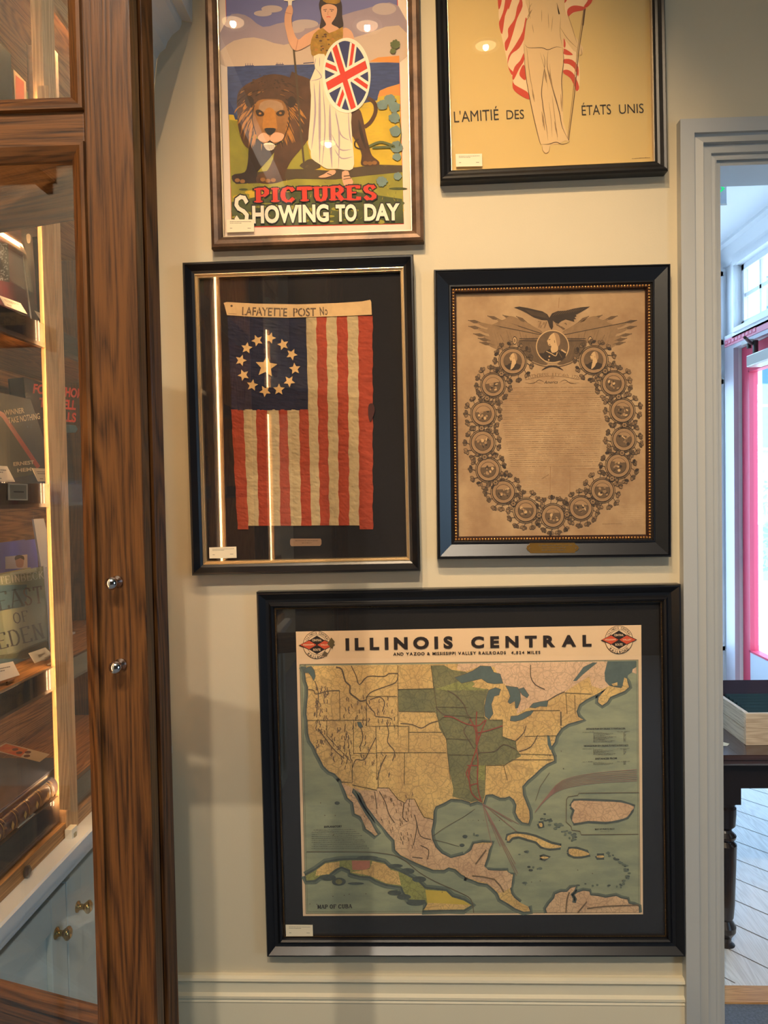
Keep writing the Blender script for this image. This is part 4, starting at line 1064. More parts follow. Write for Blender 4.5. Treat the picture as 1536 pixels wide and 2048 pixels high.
# ------------------------------------------------ 3. framed striped flag
Z3 = (350, 500, 3.072)
prof3 = [(0, 0), (0, .040), (.003, .046), (.007, .046), (.020, .030), (.026, .027), (.0265, .020)]
r3, inv3, W3, H3 = framed('framed_flag', 'black and gold shadow box with an old striped flag and ring of stars',
    fc([(37, 72), (1468, 30), (110, 2003), (1506, 1970)], Z3), .044,
    [('frame', blk, prof3), ('gold_liner', gold, [(.026, .020), (.0265, .026), (.0285, .0265), (.030, .022), (.0315, .0225), (.033, .020), (.0345, .0205), (.036, .017), (.036, .008)])])
slab('backing_board', r3, W3, H3, .02, -.008, -.001, am('backing_black', (20, 17, 20), .3, 200, .9))
slab('glazing', r3, W3, H3, .034, -.0205, -.0185, pane_glass)
A = Art(WY - .0100, inv3, *Z3)
fred = am('flag_red', (152, 58, 34), .22, 30, .85, bump=.5, bscale=90, stretch=(1, 1, 2.5)); fcream = am('flag_cream', (176, 154, 112), .2, 26, .85, bump=.5, bscale=80, stretch=(1, 1, 2.5))
fnavy = am('flag_navy', (30, 32, 52), .3, 30, .9, bump=.3, bscale=200); band_ = am('flag_band', (200, 166, 116), .15, 26, .85); star_ = am('flag_star', (206, 166, 108), .2, 40, .85); sten = am('stencil_ink', (92, 72, 52), .3, 60)
def fwave(x, y):
    return .0016 * noise.noise(Vector((x * .02, y * .035, 2))) + .0012 * noise.noise(Vector((x * .05 + 9, y * .08, 5)))
def cloth(xl, xr, y0, y1, M, n=90, m_=5):
    """vertical strip between two edge functions of y"""
    vs = []; fs = []
    for j in range(n + 1):
        y = y0 + (y1 - y0) * j / n
        for i in range(m_ + 1):
            x = xl(y) + (xr(y) - xl(y)) * i / m_
            e = math.sin(PI * i / m_) ** .5
            vs.append(A.P(x, y, A.z + .0012 * e + fwave(x, y) + .0012))
    for j in range(n):
        for i in range(m_):
            a = j * (m_ + 1) + i; fs.append((a, a + 1, a + m_ + 2, a + m_ + 1))
    A.mb.add(vs, fs, M)
def edge(p, q_, amp=2.2, ph=0): return lambda y: p[0] + (q_[0] - p[0]) * (y - p[1]) / (q_[1] - p[1]) + amp * math.sin(y * .031 + ph) + amp * .6 * math.sin(y * .083 + ph * 2)
tops = [805, 868, 930, 995, 1060, 1126, 1214]; bots = [838, 892, 950, 1008, 1072, 1132, 1216]
E_ = [edge((t_, 410), (b_, 1690), 2.2, i) for i, (t_, b_) in enumerate(zip(tops, bots))]
E_[0] = edge((805, 410), (838, 1690), 1.0)
for i in range(6): cloth(E_[i], E_[i + 1], 405, 1692 if i < 5 else 1716, fcream if i % 2 == 0 else fred)
t2 = [346, 420, 498, 566, 640, 690, 762, 828]; b2 = [384, 452, 516, 584, 648, 712, 777, 840]
E2 = [edge((t_, 985), (b_, 1690), 1.6, i * 1.3) for i, (t_, b_) in enumerate(zip(t2, b2))]; E2[-1] = E_[0]
for i in range(7): cloth(E2[i], E2[i + 1], 980, 1716 if i == 0 else 1694, fred if i % 2 == 0 else fcream, 60)
cloth(edge((322, 400), (350, 985), 1.5), E_[0], 400, 985, fnavy, 50, 16)
A.z += .0042
def star(cx, cy, r, M, rot=0, k=.46):
    A.poly([(cx + (r if i % 2 == 0 else r * k) * math.sin(rot + i * PI / 5), cy - (r if i % 2 == 0 else r * k) * math.cos(rot + i * PI / 5)) for i in range(10)], M)
for i, (x, y) in enumerate([(443, 604), (507, 558), (586, 543), (666, 583), (719, 643), (738, 731), (704, 808), (640, 858), (555, 868), (477, 832), (423, 770), (407, 680)]):
    star(x, y, 37, star_, .15 + i * .7)
star(562, 718, 70, star_, .1); A.up()
A.poly([(300, 328), (320, 322), (500, 332), (760, 336), (1000, 328), (1150, 318), (1200, 308), (1206, 320), (1210, 400), (1100, 405), (900, 412), (700, 418), (500, 414), (322, 402), (306, 340)], band_); A.up()
for t_, x0, x1, y0, y1 in (('LAFAYETTE', 414, 690, 402, 410), ('POST', 728, 868, 410, 408), ('No', 893, 940, 404, 400)):
    A.text(t_, x0, y0, x1, y1, 52, sten, .02)
A.up()
cutm = band_
for k in range(12): x = 425 + k * 45; A.line([(x, 340), (x + 2, 412)], 4, cutm)
A.disc(350, 346, 7, sten); A.line([(330, 392), (380, 396)], 2, sten)
A.poly([(1190, 955), (1215, 945), (1228, 985), (1215, 1030), (1200, 1055), (1188, 1020)], am('flag_hole', (60, 20, 16), .3), 3)
A.build('flag', r3)
A = Art(WY - .0105, inv3, *Z3)
plq = mat('plaque_pewter', (170, 140, 116), .35, metal=.6)
A.poly([(712, 1773), (895, 1773), (900, 1785), (900, 1806), (892, 1818), (714, 1820), (707, 1808), (707, 1785)], plq)
A.up(.0004)
for k in (0, 1): A.scrib(740 if not k else 780, 1786 + k * 14, 880 if not k else 840, 1785 + k * 14, inkm, 3)
A.build('plaque', r3)
price_card('small cream price card in the lower left corner of the framed flag', fc([(210, 1828), (377, 1822), (379, 1892), (212, 1895)], Z3), WY - .0235)

# ------------------------------------------------ 4. engraving with medallion wreath
Z4 = (860, 520, 3.1347)
prof4 = [(0, 0), (0, .030), (.0015, .034), (.004, .034), (.005, .031), (.008, .033), (.038, .022), (.040, .0245), (.043, .0245), (.0445, .020), (.047, .018), (.047, .012)]
r4, inv4, W4, H4 = framed('framed_engraving', 'wide black frame with gold beads round a browned engraving wreathed in portrait medallions',
    fc([(25, 62), (1513, 22), (45, 1878), (1508, 1862)], Z4), .033,
    [('frame', blk, prof4), ('bead_channel', mat('bead_channel_dark', (60, 36, 26), .4, metal=.5), [(.0465, .013), (.047, .018), (.054, .018), (.0565, .012), (.058, .012), (.058, .004)])])
beads('gold_bead_row', r4, W4, H4, .0505, -.0185, .0036, .0078, goldd)
slab('backing_board', r4, W4, H4, .03, -.006, -.001, mat('engraving_paper', (180, 150, 110), .85, rgb2=(150, 118, 84), vscale=7, k=KW))
slab('glazing', r4, W4, H4, .05, -.0145, -.0125, pane_glass)
A = Art(WY - .0083, inv4, *Z4)
i1 = am('engrave_dark', (58, 46, 36), .2); i2 = am('engrave_mid', (104, 82, 58), .25, 60); i3 = am('engrave_soft', (142, 112, 78), .2, 50); i4 = am('engrave_faint', (160, 126, 88), .1); ip = am('engrave_paper_light', (196, 160, 112), .06)
crease = am('crease', (152, 116, 78), .1)
A.line([(755, 1295), (752, 1500)], 4, crease); A.line([(878, 1320), (875, 1700)], 4, crease); A.line([(200, 1312), (420, 1316)], 2.5, crease); A.line([(910, 1310), (1340, 1306)], 3, crease); A.line([(560, 1480), (760, 1492)], 4, crease); A.line([(810, 235), (806, 300)], 4, crease); A.line([(700, 1372), (745, 1345)], 5, i3)
for y in range(800, 1475, 13):   # body text
    hw = 300 if y < 1150 else 300 - (y - 1150) * .12
    if y > 1300: A.scrib(470 + (y - 1300) * .55, y, 745, y - 2, i4, 2.4, (6, 40), (2, 6)); A.scrib(765, y, 1040 - (y - 1300) * .35, y - 3, i4, 2.4, (6, 40), (2, 6))
    else: A.scrib(770 - hw + 20 * math.cos(y * .01), y + 2, 770 + hw, y - 4, i3 if y % 3 else i4, 2.6, (6, 50), (2, 6))
for k in range(16): A.scrib(230 + (k % 3) * 12, 1490 + k * 13, 320 + (k % 4) * 24, 1489 + k * 13, i4, 1.8)
for k in range(14): A.scrib(1180 + (k % 3) * 20, 1500 + k * 13, 1330, 1497 + k * 13, i4, 1.8)
A.scrib(1080, 1655, 1200, 1652, i3, 3)
A.arctext('IN CONGRESS JULY 4th 1776', 765, 1420, 690, 104.5, 75.5, 24, i3, .0)
A.line([(600, 752), (680, 735), (765, 728), (850, 734), (930, 750)], 4, i3, 4); A.text('of', 755, 745, 778, 744, 12, i3)
A.text('America', 716, 776, 800, 774, 20, i1, .0, .3)
for sx in (-1, 1):
    A.line([(765 + sx * 45, 770), (765 + sx * 80, 752), (765 + sx * 120, 775), (765 + sx * 170, 768)], 4, i2, 4, taper=2); A.line([(765 + sx * 60, 780), (765 + sx * 110, 765), (765 + sx * 150, 780)], 3, i3, 4, taper=2)
A.up()
# flags and spears bundles
z_keep = A.z
for sx in (-1, 1):
    A.z = z_keep
    X = lambda x: 768 + sx * (x - 768)
    f_ = lambda P: [(X(x), y) for x, y in P]
    A.poly(f_([(690, 480), (640, 420), (560, 370), (500, 350), (470, 370), (400, 400), (360, 430), (370, 470), (400, 545), (450, 555), (520, 540), (545, 520), (680, 500)]), i3, 2)
    for k, (tip, base) in enumerate([((238, 378), (700, 470)), ((360, 350), (700, 462)), ((240, 415), (680, 500)), ((270, 462), (560, 520)), ((300, 490), (520, 540)), ((455, 345), (700, 455)), ((540, 352), (700, 450)), ((310, 515), (480, 550))]):
        A.line(f_([tip, base]), 4.5, i1, 0)
        dx, dy = base[0] - tip[0], base[1] - tip[1]; l = math.hypot(dx, dy); dx /= l; dy /= l
        A.poly(f_([tip, (tip[0] + dx * 40 - dy * 11, tip[1] + dy * 40 + dx * 11), (tip[0] + dx * 95, tip[1] + dy * 95), (tip[0] + dx * 40 + dy * 11, tip[1] + dy * 40 - dx * 11)]), i2)
        A.poly(f_([(tip[0] + dx * 60, tip[1] + dy * 60), (tip[0] + dx * 110 - dy * 22, tip[1] + dy * 110 + dx * 22), (tip[0] + dx * 190 - dy * 18, tip[1] + dy * 190 + dx * 18), (tip[0] + dx * 200, tip[1] + dy * 200)]), i3, 2)
    A.up()
    for k in range(14): A.line(f_([(400 + k * 20, 440 + (k % 4) * 14), (425 + k * 19, 530 - (k % 3) * 10)]), 4 + (k % 3) * 3, i2 if k % 2 else i1, 0, taper=2)
    A.poly(f_([(556, 505), (690, 500), (690, 610), (740, 650), (700, 655), (620, 620), (575, 570)]), i2, 2); A.up()
    for k in range(9): A.line(f_([(580 + k * 12, 520 + k % 3 * 10), (600 + k * 14, 600 + k * 4)]), 4, i1 if k % 2 else i3, 0, taper=2)
    A.line(f_([(690, 508), (560, 506)]), 5, i1); A.line(f_([(690, 492), (560, 494)]), 5, i1); A.ring(X(531), 505, 7, 11, ip, ry=1.9); A.ring(X(531), 505, 11, 14, i1, ry=1.9)
    A.line(f_([(620, 635), (690, 668), (750, 685), (840, 640)]) if False else f_([(600, 610), (660, 650), (740, 672)]), 6, i2, 3); A.line(f_([(700, 692), (745, 668), (790, 668)]), 13, i1, 3, taper=2)
    A.up()
# eagle
A.poly([(526, 298), (560, 292), (610, 300), (660, 312), (705, 322), (735, 340), (748, 362), (765, 335), (800, 320), (850, 318), (900, 305), (950, 296), (1003, 292), (985, 304), (940, 330), (900, 350), (870, 362), (912, 345), (920, 352), (905, 360), (918, 370), (900, 372), (905, 388), (880, 380), (850, 372), (820, 385), (805, 400), (785, 392), (770, 380), (772, 420), (762, 437), (750, 420), (740, 390), (735, 378), (700, 376), (650, 360), (610, 335), (570, 315)], i1); A.up()
for k in range(12): A.line([(600 + k * 11, 312 + k * 2), (640 + k * 9, 345 + k * 2)], 2, i2); A.line([(770 + k * 16, 350 - k * 3), (800 + k * 15, 322 - k * 2)], 2, i2)
for k in range(20): A.disc(790 + (k * 37) % 66, 396 + (k * 23) % 40, 4, i2, 2.5, 6); A.disc(680 + (k * 31) % 60, 385 + (k * 17) % 40, 5, i3, 3, 6)
A.up()
def bust(cx, cy, r, big):
    zz = A.z
    A.disc(cx, cy, r, i2, n=36); A.up()
    s_ = r / 100.0
    g = lambda P: [(cx + x * s_, cy + y * s_) for x, y in P]
    A.poly([(cx + r * .97 * math.cos(a), cy + r * .97 * math.sin(a)) for a in [math.radians(d) for d in range(22, 160, 6)]], i1); A.poly(g([(-55, 40), (-30, 22), (-10, 15), (30, 18), (60, 30), (88, 45), (60, 90), (-50, 88)]), i1, 2); A.up()
    A.poly(g([(-14, -72), (10, -88), (34, -80), (44, -55), (42, -25), (36, 0), (32, 28), (0, 40), (-12, 20), (-8, -4), (-26, -8), (-32, -30), (-36, -34), (-28, -48)]), ip, 3); A.up()
    A.poly(g([(10, -88), (34, -80), (46, -55), (48, -20), (34, 0), (24, -30), (18, -62)]), i4, 3)
    A.line(g([(-26, -44), (-14, -46)]), 3 * s_ + 1, i1); A.line(g([(-24, -14), (-14, -13)]), 3 * s_ + .8, i1); A.line(g([(12, -40), (14, -24)]), 3 * s_ + .6, i2)
    if big:
        A.line(g([(-40, 30), (-10, 44), (20, 60), (30, 36)]), 5, ip, 3); A.line(g([(34, 28), (60, 70)]), 6, i2); A.disc(cx - 20, cy + 62, 5, ip); A.disc(cx - 24, cy + 84, 5, ip); A.line(g([(56, 20), (86, 40)]), 9, ip)
    else: A.poly(g([(-10, 20), (24, 16), (14, 60), (-22, 92), (-20, 60)]), ip, 2)
    A.up()
A.disc(768, 543, 104, ip, n=48); A.up(); bust(768, 543, 98, True)
RL = random.Random(11)
med = [(518, 635, 75), (395, 785, 66), (335, 965, 68), (330, 1145, 68), (365, 1315, 66), (460, 1455, 66), (600, 1570, 66), (770, 1605, 66), (945, 1555, 66), (1080, 1445, 66), (1180, 1290, 68), (1215, 1125, 66), (1205, 945, 68), (1150, 775, 68), (1025, 628, 78)]
lf = [i2, i3, i1]
def sprig(cx, cy, R0, n, a0=0, a1=2 * PI, rad=21):
    """stem ring with trefoil leaves on its outside"""
    A.ring(cx, cy, R0 - 1.6, R0 + 1.6, i1, n=40, a0=a0, a1=a1)
    for k in range(n):
        a = a0 + (a1 - a0) * (k + .5) / n + RL.uniform(-.06, .06); rr = R0 + RL.uniform(12, 30)
        x, y = cx + rr * math.cos(a), cy + rr * math.sin(a)
        A.line([(cx + R0 * math.cos(a - .12), cy + R0 * math.sin(a - .12)), (x, y)], 3, i1)
        for t_ in (-.9, 0, .9):
            b = a + t_ + RL.uniform(-.2, .2); A.disc(x + math.cos(b) * rad * .6, y + math.sin(b) * rad * .6, rad * .66, i1, rad * .46, 10, b); A.disc(x + math.cos(b) * rad * .62, y + math.sin(b) * rad * .62, rad * .50, lf[RL.randrange(2)], rad * .32, 10, b)
            A.line([(x, y), (x + math.cos(b) * rad, y + math.sin(b) * rad)], 1.6, i1)
cen = (770, 1130)
for (x, y, r) in med: sprig(x, y, r + 14, 13)
A.up(.0002)
z_keep = A.z
for k, (x, y, r) in enumerate(med):
    A.z = z_keep
    A.disc(x, y, r + 6, i3, n=40); A.up(); A.ring(x, y, r + 2, r + 7, i1, n=40); A.disc(x, y, r, i4, n=40); A.up()
    for j in range(44):
        a = 2 * PI * j / 44; A.line([(x + (r - 14) * math.cos(a), y + (r - 14) * math.sin(a)), (x + (r - 4) * math.cos(a), y + (r - 4) * math.sin(a))], 1.3, i2)
    A.up(); ri = r - 18
    if k in (0, 14): bust(x, y, ri + 2, False)
    else:
        A.disc(x, y, ri, i2, n=32); A.up()
        A.poly([(x + ri * .98 * math.cos(a), y + ri * .98 * math.sin(a)) for a in [math.radians(d) for d in range(185 + k * 3, 340, 8)]], i4)
        for j in range(12): A.disc(x + RL.uniform(-.6, .6) * ri, y + RL.uniform(-.5, .6) * ri, RL.uniform(4, 12), [i1, i4, i3, ip][j % 4], RL.uniform(3, 10), 9, RL.random() * 3)
        A.ring(x, y, ri - 1.5, ri + 1.5, i1, n=32)
    A.up()
for (x, y) in ((447, 713), (357, 868), (323, 1055), (342, 1235), (410, 1395), (522, 1527), (683, 1600), (858, 1595), (1020, 1515), (1140, 1370), (1203, 1210), (1218, 1035), (1182, 858), (1097, 697)):
    A.disc(x, y, 19, i1); 
A.up()
for (x, y) in ((447, 713), (357, 868), (323, 1055), (342, 1235), (410, 1395), (522, 1527), (683, 1600), (858, 1595), (1020, 1515), (1140, 1370), (1203, 1210), (1218, 1035), (1182, 858), (1097, 697)):
    for j in range(6): A.disc(x + 10 * math.cos(j * PI / 3), y + 10 * math.sin(j * PI / 3), 6, i3, n=8)
A.build('engraving', r4)
A = Art(WY - .0335, inv4, *Z4)
brp = mat('nameplate_brass', (196, 150, 78), .3, metal=.85)
q = A
P_ = [(628, 1776), (908, 1774), (912, 1784), (925, 1790), (934, 1805), (925, 1820), (912, 1826), (908, 1836), (628, 1838), (624, 1828), (612, 1820), (606, 1806), (612, 1792), (624, 1786)]
A.poly(P_, brp)
n_ = len(P_)
for i in range(n_): A.mb.face([A.P(*P_[i]), A.P(*P_[(i + 1) % n_]), A.P(*P_[(i + 1) % n_], lift=-.010), A.P(*P_[i], lift=-.010)], brp)
A.up(.0004)
for k in range(3): A.scrib(680 if k == 0 else 700, 1790 + k * 15, 890 if k == 0 else 850, 1788 + k * 15, inkm, 4, (10, 40), (4, 8))
for x in (624, 914): A.disc(x, 1806, 8, brp); A.up(.0003); A.disc(x, 1806, 5, inkm)
A.build('nameplate', r4)

# ------------------------------------------------ 5. railroad map
Z7 = (500, 1160, 1.7455)
prof5 = [(0, 0), (0, .030), (.003, .036), (.006, .036), (.022, .022), (.030, .020), (.034, .026), (.038, .030), (.042, .026), (.044, .020), (.0445, .014)]
r5, inv5, W5, H5 = framed('framed_map', 'large black framed old railroad map on black mat, lowest picture on the wall',
    fc([(22, 43), (1510, 15), (57, 1320), (1518, 1314)], Z7), .036,
    [('frame', blk, prof5), ('bead_channel', mat('bead_channel_black', (30, 24, 20), .4), [(.044, .012), (.0445, .017), (.049, .017), (.050, .008)])])
beads('dark_gold_bead_row', r5, W5, H5, .0465, -.0178, .0016, .0040, golddk, 1)
slab('mat_board', r5, W5, H5, .03, -.0075, -.001, am('mat_black', (26, 24, 24), .2, 200, .9))
slab('glazing', r5, W5, H5, .046, -.0158, -.0138, pane_glass)
A = Art(WY - .0098, inv5, *Z7)
mp_ = am('map_paper', (230, 198, 156), .05, 5)
def mapmat(name, rgb, line, rgb2, vs=9):
    """old printed map tint: blotches, fine web of roads and rivers"""
    M = mat('art_' + name, rgb, .8, k=KW, rgb2=rgb2, vscale=vs); N, L = M.node_tree.nodes, M.node_tree.links
    b = N['Principled BSDF']; src = b.inputs['Base Color'].links[0].from_socket
    tc = N.new('ShaderNodeTexCoord'); fac = None
    for sc_, th_ in ((70, .035), (26, .02)):
        nz = N.new('ShaderNodeTexNoise'); nz.inputs['Scale'].default_value = sc_ * .7; nz.inputs['Detail'].default_value = 3
        ad = N.new('ShaderNodeVectorMath'); ad.operation = 'MULTIPLY_ADD'; ad.inputs[1].default_value = (.03, .03, .03)
        L.new(tc.outputs['Object'], nz.inputs['Vector']); L.new(nz.outputs['Color'], ad.inputs[0]); L.new(tc.outputs['Object'], ad.inputs[2])
        v = N.new('ShaderNodeTexVoronoi'); v.feature = 'DISTANCE_TO_EDGE'; v.inputs['Scale'].default_value = sc_
        L.new(ad.outputs[0], v.inputs['Vector'])
        lt = N.new('ShaderNodeMapRange'); lt.inputs['From Min'].default_value = 0; lt.inputs['From Max'].default_value = th_ * 2.2; lt.inputs['To Min'].default_value = .55; lt.inputs['To Max'].default_value = 0
        L.new(v.outputs['Distance'], lt.inputs['Value'])
        if fac is None: fac = lt.outputs[0]
        else:
            mxm = N.new('ShaderNodeMath'); mxm.operation = 'MAXIMUM'; L.new(fac, mxm.inputs[0]); L.new(lt.outputs[0], mxm.inputs[1]); fac = mxm.outputs[0]
    mx = N.new('ShaderNodeMix'); mx.data_type = 'RGBA'; mx.inputs['B'].default_value = (*lin(line), 1) if False else (0, 0, 0, 1)
    mx.inputs[7].default_value = (*[c * KW for c in lin(line)], 1)
    L.new(fac, mx.inputs[0]); L.new(src, mx.inputs[6]); L.new(mx.outputs[2], b.inputs['Base Color'])
    return M
land = mapmat('map_land', (226, 190, 116), (140, 110, 70), (198, 160, 98))
landM = mapmat('map_mexico', (220, 184, 138), (148, 112, 86), (198, 160, 120))
landC = mapmat('map_canada', (226, 190, 150), (160, 128, 98), (208, 172, 132))
grn = mapmat('map_green', (134, 128, 82), (84, 80, 56), (110, 110, 74))
grnL = mapmat('map_green_light', (156, 154, 84), (90, 90, 50), (132, 132, 76))
seaM = am('map_sea', (158, 160, 124), .28, 7, rgb2=(132, 138, 112), stretch=(1, 1, 3)); shel = am('map_shelf', (108, 116, 98), .2, 30); shel2 = am('map_shoal', (86, 92, 82), .3, 60)
bd = am('map_border', (98, 84, 52), .1); rvr = am('map_river', (104, 86, 62), .2); lake = am('map_lake', (92, 106, 98), .2, 40); mred = am('map_red', (150, 74, 52), .1); mink = am('map_ink', (40, 30, 26), .05); mred2 = am('map_logo_red', (206, 82, 48), .08); mtn = am('map_mountain', (130, 106, 76), .3, 60); yel = am('map_yellow', (206, 176, 70), .1); pnk = am('map_pink', (186, 120, 92), .2, 30)
A.poly([(160, 180), (1366, 157), (1372, 1167), (185, 1173)], mp_); A.up()
A.poly([(175, 296), (1354, 280), (1362, 1160), (196, 1164)], seaM); A.up()
A.line([(174, 295), (1355, 279), (1363, 1161), (195, 1165), (174, 295)], 2.2, rvr); A.line([(180, 302), (1349, 286), (1357, 1154), (201, 1158), (180, 302)], 1.4, rvr); A.up()
QA, QB, QC, QD = (590, 1240, 4.2667), (930, 1240, 4.2667), (590, 1540, 4.2667), (930, 1540, 4.2667)
def cv(P, z):   # quadrant close-up -> whole-map close-up coordinates
    return [((z[0] + x / z[2] - 500) * 1.7455, (z[1] + y / z[2] - 1160) * 1.7455) for x, y in P]
west = cv([(62, 395), (85, 440), (95, 520), (112, 570), (112, 640), (104, 720), (98, 800), (108, 860), (112, 960), (130, 1030), (165, 1080), (185, 1130), (215, 1185), (245, 1245), (290, 1290), (340, 1310), (385, 1360)], QA)
baja = cv([(375, 60), (400, 100), (430, 180), (450, 235), (495, 275), (505, 330), (510, 370), (560, 395), (595, 440), (605, 500), (650, 530), (685, 562), (705, 548), (670, 500), (645, 440), (605, 385), (560, 310), (520, 235), (485, 190), (495, 155), (540, 165), (560, 200), (580, 260), (620, 320), (660, 370), (700, 425), (760, 480), (800, 545), (850, 600), (855, 680), (900, 725), (1000, 775), (1090, 815), (1180, 850), (1270, 852), (1310, 830), (1370, 845), (1420, 890), (1480, 920)], QC)
cam_s = cv([(0, 915), (60, 935), (120, 960), (190, 970), (240, 1010), (280, 1050), (300, 1100), (370, 1140), (430, 1180), (500, 1208), (556, 1205), (540, 1165), (480, 1140), (560, 1115), (620, 1125), (660, 1160), (690, 1170), (640, 1195), (620, 1216)], QD)
sam_n = cv([(700, 1216), (690, 1185), (720, 1140), (760, 1095), (770, 1060), (820, 1040), (870, 1040), (905, 1005), (945, 995), (930, 1030), (900, 1060), (920, 1095), (915, 1130), (945, 1135), (955, 1100), (935, 1065), (960, 1045), (1010, 1030), (1060, 1036), (1070, 1070), (1130, 1075), (1200, 1090), (1290, 1075), (1330, 1095), (1385, 1105), (1395, 1140), (1440, 1150), (1482, 1165), (1484, 1216)], QD)
cam_n = cv([(470, 1130), (420, 1090), (395, 1055), (385, 1010), (400, 950), (410, 890), (360, 890), (362, 858), (250, 860), (175, 850), (160, 825), (185, 760), (205, 680), (235, 620), (150, 618), (75, 630), (55, 680), (0, 735)], QD)
gulf = cv([(1440, 725), (1330, 752), (1250, 712), (1200, 660), (1170, 590), (1162, 520), (1178, 440), (1182, 350), (1200, 310), (1270, 280), (1330, 245), (1420, 250), (1500, 275)], QC) + cv([(40, 285), (105, 265), (155, 285), (175, 212), (235, 205), (300, 235), (340, 235), (380, 222), (420, 255), (440, 300), (432, 360), (455, 410), (490, 445), (540, 455), (552, 410), (548, 350), (525, 290), (495, 215), (488, 140), (530, 90), (590, 40)], QD)
east = cv([(640, 1270), (700, 1225), (760, 1200), (755, 1165), (735, 1120), (735, 1080), (765, 1040), (775, 990), (820, 925), (880, 885), (950, 865), (1010, 850), (965, 825), (950, 780), (975, 720), (1030, 680), (1100, 645), (1180, 600), (1215, 575), (1140, 660), (1135, 700), (1170, 728), (1210, 700), (1240, 655), (1300, 630), (1360, 605), (1400, 570), (1385, 530), (1375, 490), (1350, 540), (1335, 580), (1290, 575), (1230, 560), (1195, 520), (1190, 450), (1220, 355)], QB)
NA = west + baja + cam_s[:15]
nashape = west + baja + cam_s[:12] + cam_n + gulf + east
nashape = nashape + [(184, 300)]
A.line(west + baja + cam_s[:12], 26, shel); A.line(cam_n, 20, shel); A.line(gulf + east, 24, shel); A.line(sam_n, 22, shel); A.up(); A.line(west + baja + cam_s[:12], 11, shel2); A.line(cam_n + gulf + east, 10, shel2); A.line(sam_n, 10, shel2); A.up()
A.poly(nashape, land); A.poly(sam_n, landM); A.up()
# mexico and canada tints over the land
A.poly(cv([(495, 155), (560, 170), (700, 175), (710, 150), (800, 150), (870, 240), (930, 280), (950, 250), (1010, 245), (1050, 320), (1090, 395), (1180, 420), (1162, 520), (1170, 590), (1200, 660), (1250, 712), (1330, 752), (1440, 725), (1500, 690), (1530, 830), (1480, 915), (1420, 885), (1370, 840), (1310, 828), (1270, 848), (1180, 845), (1000, 770), (900, 720), (858, 680), (852, 600), (800, 545), (700, 425), (620, 320), (560, 200)], QC), landM)
A.poly(cv([(395, 108), (490, 150), (485, 190), (520, 235), (605, 385), (645, 440), (700, 548), (685, 556), (605, 495), (560, 392), (512, 365), (495, 275), (440, 200)], QC), landM)
A.poly(cv([(0, 735), (55, 680), (75, 632), (230, 624), (200, 690), (165, 820), (200, 855), (355, 862), (405, 895), (395, 1000), (300, 1050), (190, 965), (60, 930), (0, 910)], QD), landM)
A.poly(cv([(-60, 372), (300, 365), (900, 355), (1215, 352), (1190, 450), (1195, 520), (1230, 560), (1170, 590), (1080, 560), (1060, 480), (930, 560), (860, 610), (700, 690), (560, 740), (440, 800), (460, 700), (470, 640), (370, 570), (310, 530), (250, 400), (150, 385), (0, 440), (-70, 420)], QB), landC); A.up()
# green states
A.poly(cv([(1158, 388), (1270, 385), (1340, 425), (1440, 440), (1536, 430)], QA) + cv([(0, 440), (60, 470), (20, 540), (60, 570), (150, 585), (200, 590), (165, 700), (165, 830), (200, 850), (318, 850), (320, 990), (370, 1010), (430, 1030), (440, 1100), (480, 1160), (340, 1235), (180, 1238), (175, 1365)], QB) + cv([(175, 60), (170, 210), (150, 280), (105, 262), (0, 285)], QD) + cv([(1500, 272), (1420, 248), (1345, 225), (1350, 160), (1330, 60), (1315, 0)], QC) + cv([(1300, 1150), (1290, 1020), (1230, 920), (1222, 860), (1195, 780), (885, 780), (878, 590), (1180, 583), (1170, 480)], QA), grn); A.up()
A.poly(cv([(1190, 590), (1290, 560), (1400, 520), (1500, 510), (1536, 545), (1500, 580), (1400, 600), (1300, 600)], QA) + [], grnL, 0)
A.poly(cv([(0, 480), (20, 545), (70, 575), (190, 590), (150, 600), (0, 600)], QB), grnL); A.poly(cv([(110, 1240), (175, 1240), (172, 1365), (110, 1365)], QB), grnL); A.up()
# lakes
def lk(P, z): A.poly(cv(P, z), lake); A.line(cv(P + [P[0]], z), 1.6, rvr)
lk([(-90, 490), (0, 460), (70, 430), (130, 390), (220, 395), (245, 445), (300, 460), (325, 540), (250, 545), (190, 535), (140, 500), (60, 520), (-30, 540)], QB)
lk([(200, 600), (260, 575), (305, 590), (290, 640), (250, 650), (225, 720), (240, 800), (205, 850), (170, 820), (165, 740), (180, 660)], QB)
lk([(345, 560), (450, 575), (470, 610), (475, 680), (450, 750), (430, 755), (425, 690), (385, 715), (365, 700), (385, 650), (370, 600)], QB); lk([(455, 590), (500, 575), (545, 640), (530, 665), (490, 640)], QB)
lk([(385, 860), (390, 820), (450, 815), (520, 780), (590, 770), (560, 810), (490, 850), (430, 865)], QB); lk([(550, 745), (580, 710), (650, 695), (710, 685), (700, 740), (640, 735), (600, 750)], QB)
lk([(490, 155), (540, 165), (560, 210), (600, 310), (540, 250), (490, 195)], QC) if False else None
lk([(530, 870), (560, 870), (580, 910), (560, 925), (540, 905)], QA); lk([(110, 400), (140, 395), (165, 430), (175, 480), (160, 520), (140, 480), (115, 450), (80, 450), (75, 425)], QA)
A.poly(cv([(700, 980), (720, 985), (735, 1060), (745, 1100), (725, 1110), (705, 1060)], QB), lake)
A.poly(cv([(1215, 352), (1460, 350), (1460, 420), (1390, 470), (1370, 560), (1300, 560), (1280, 540), (1230, 560), (1195, 520), (1190, 450)], QB), lake)
A.poly(cv([(1090, 362), (1130, 362), (1060, 420), (1000, 470), (950, 520), (920, 520), (960, 470), (1010, 400)], QB), lake)
A.poly(cv([(60, 395), (100, 395), (85, 440), (64, 440)], QA), lake); A.up()
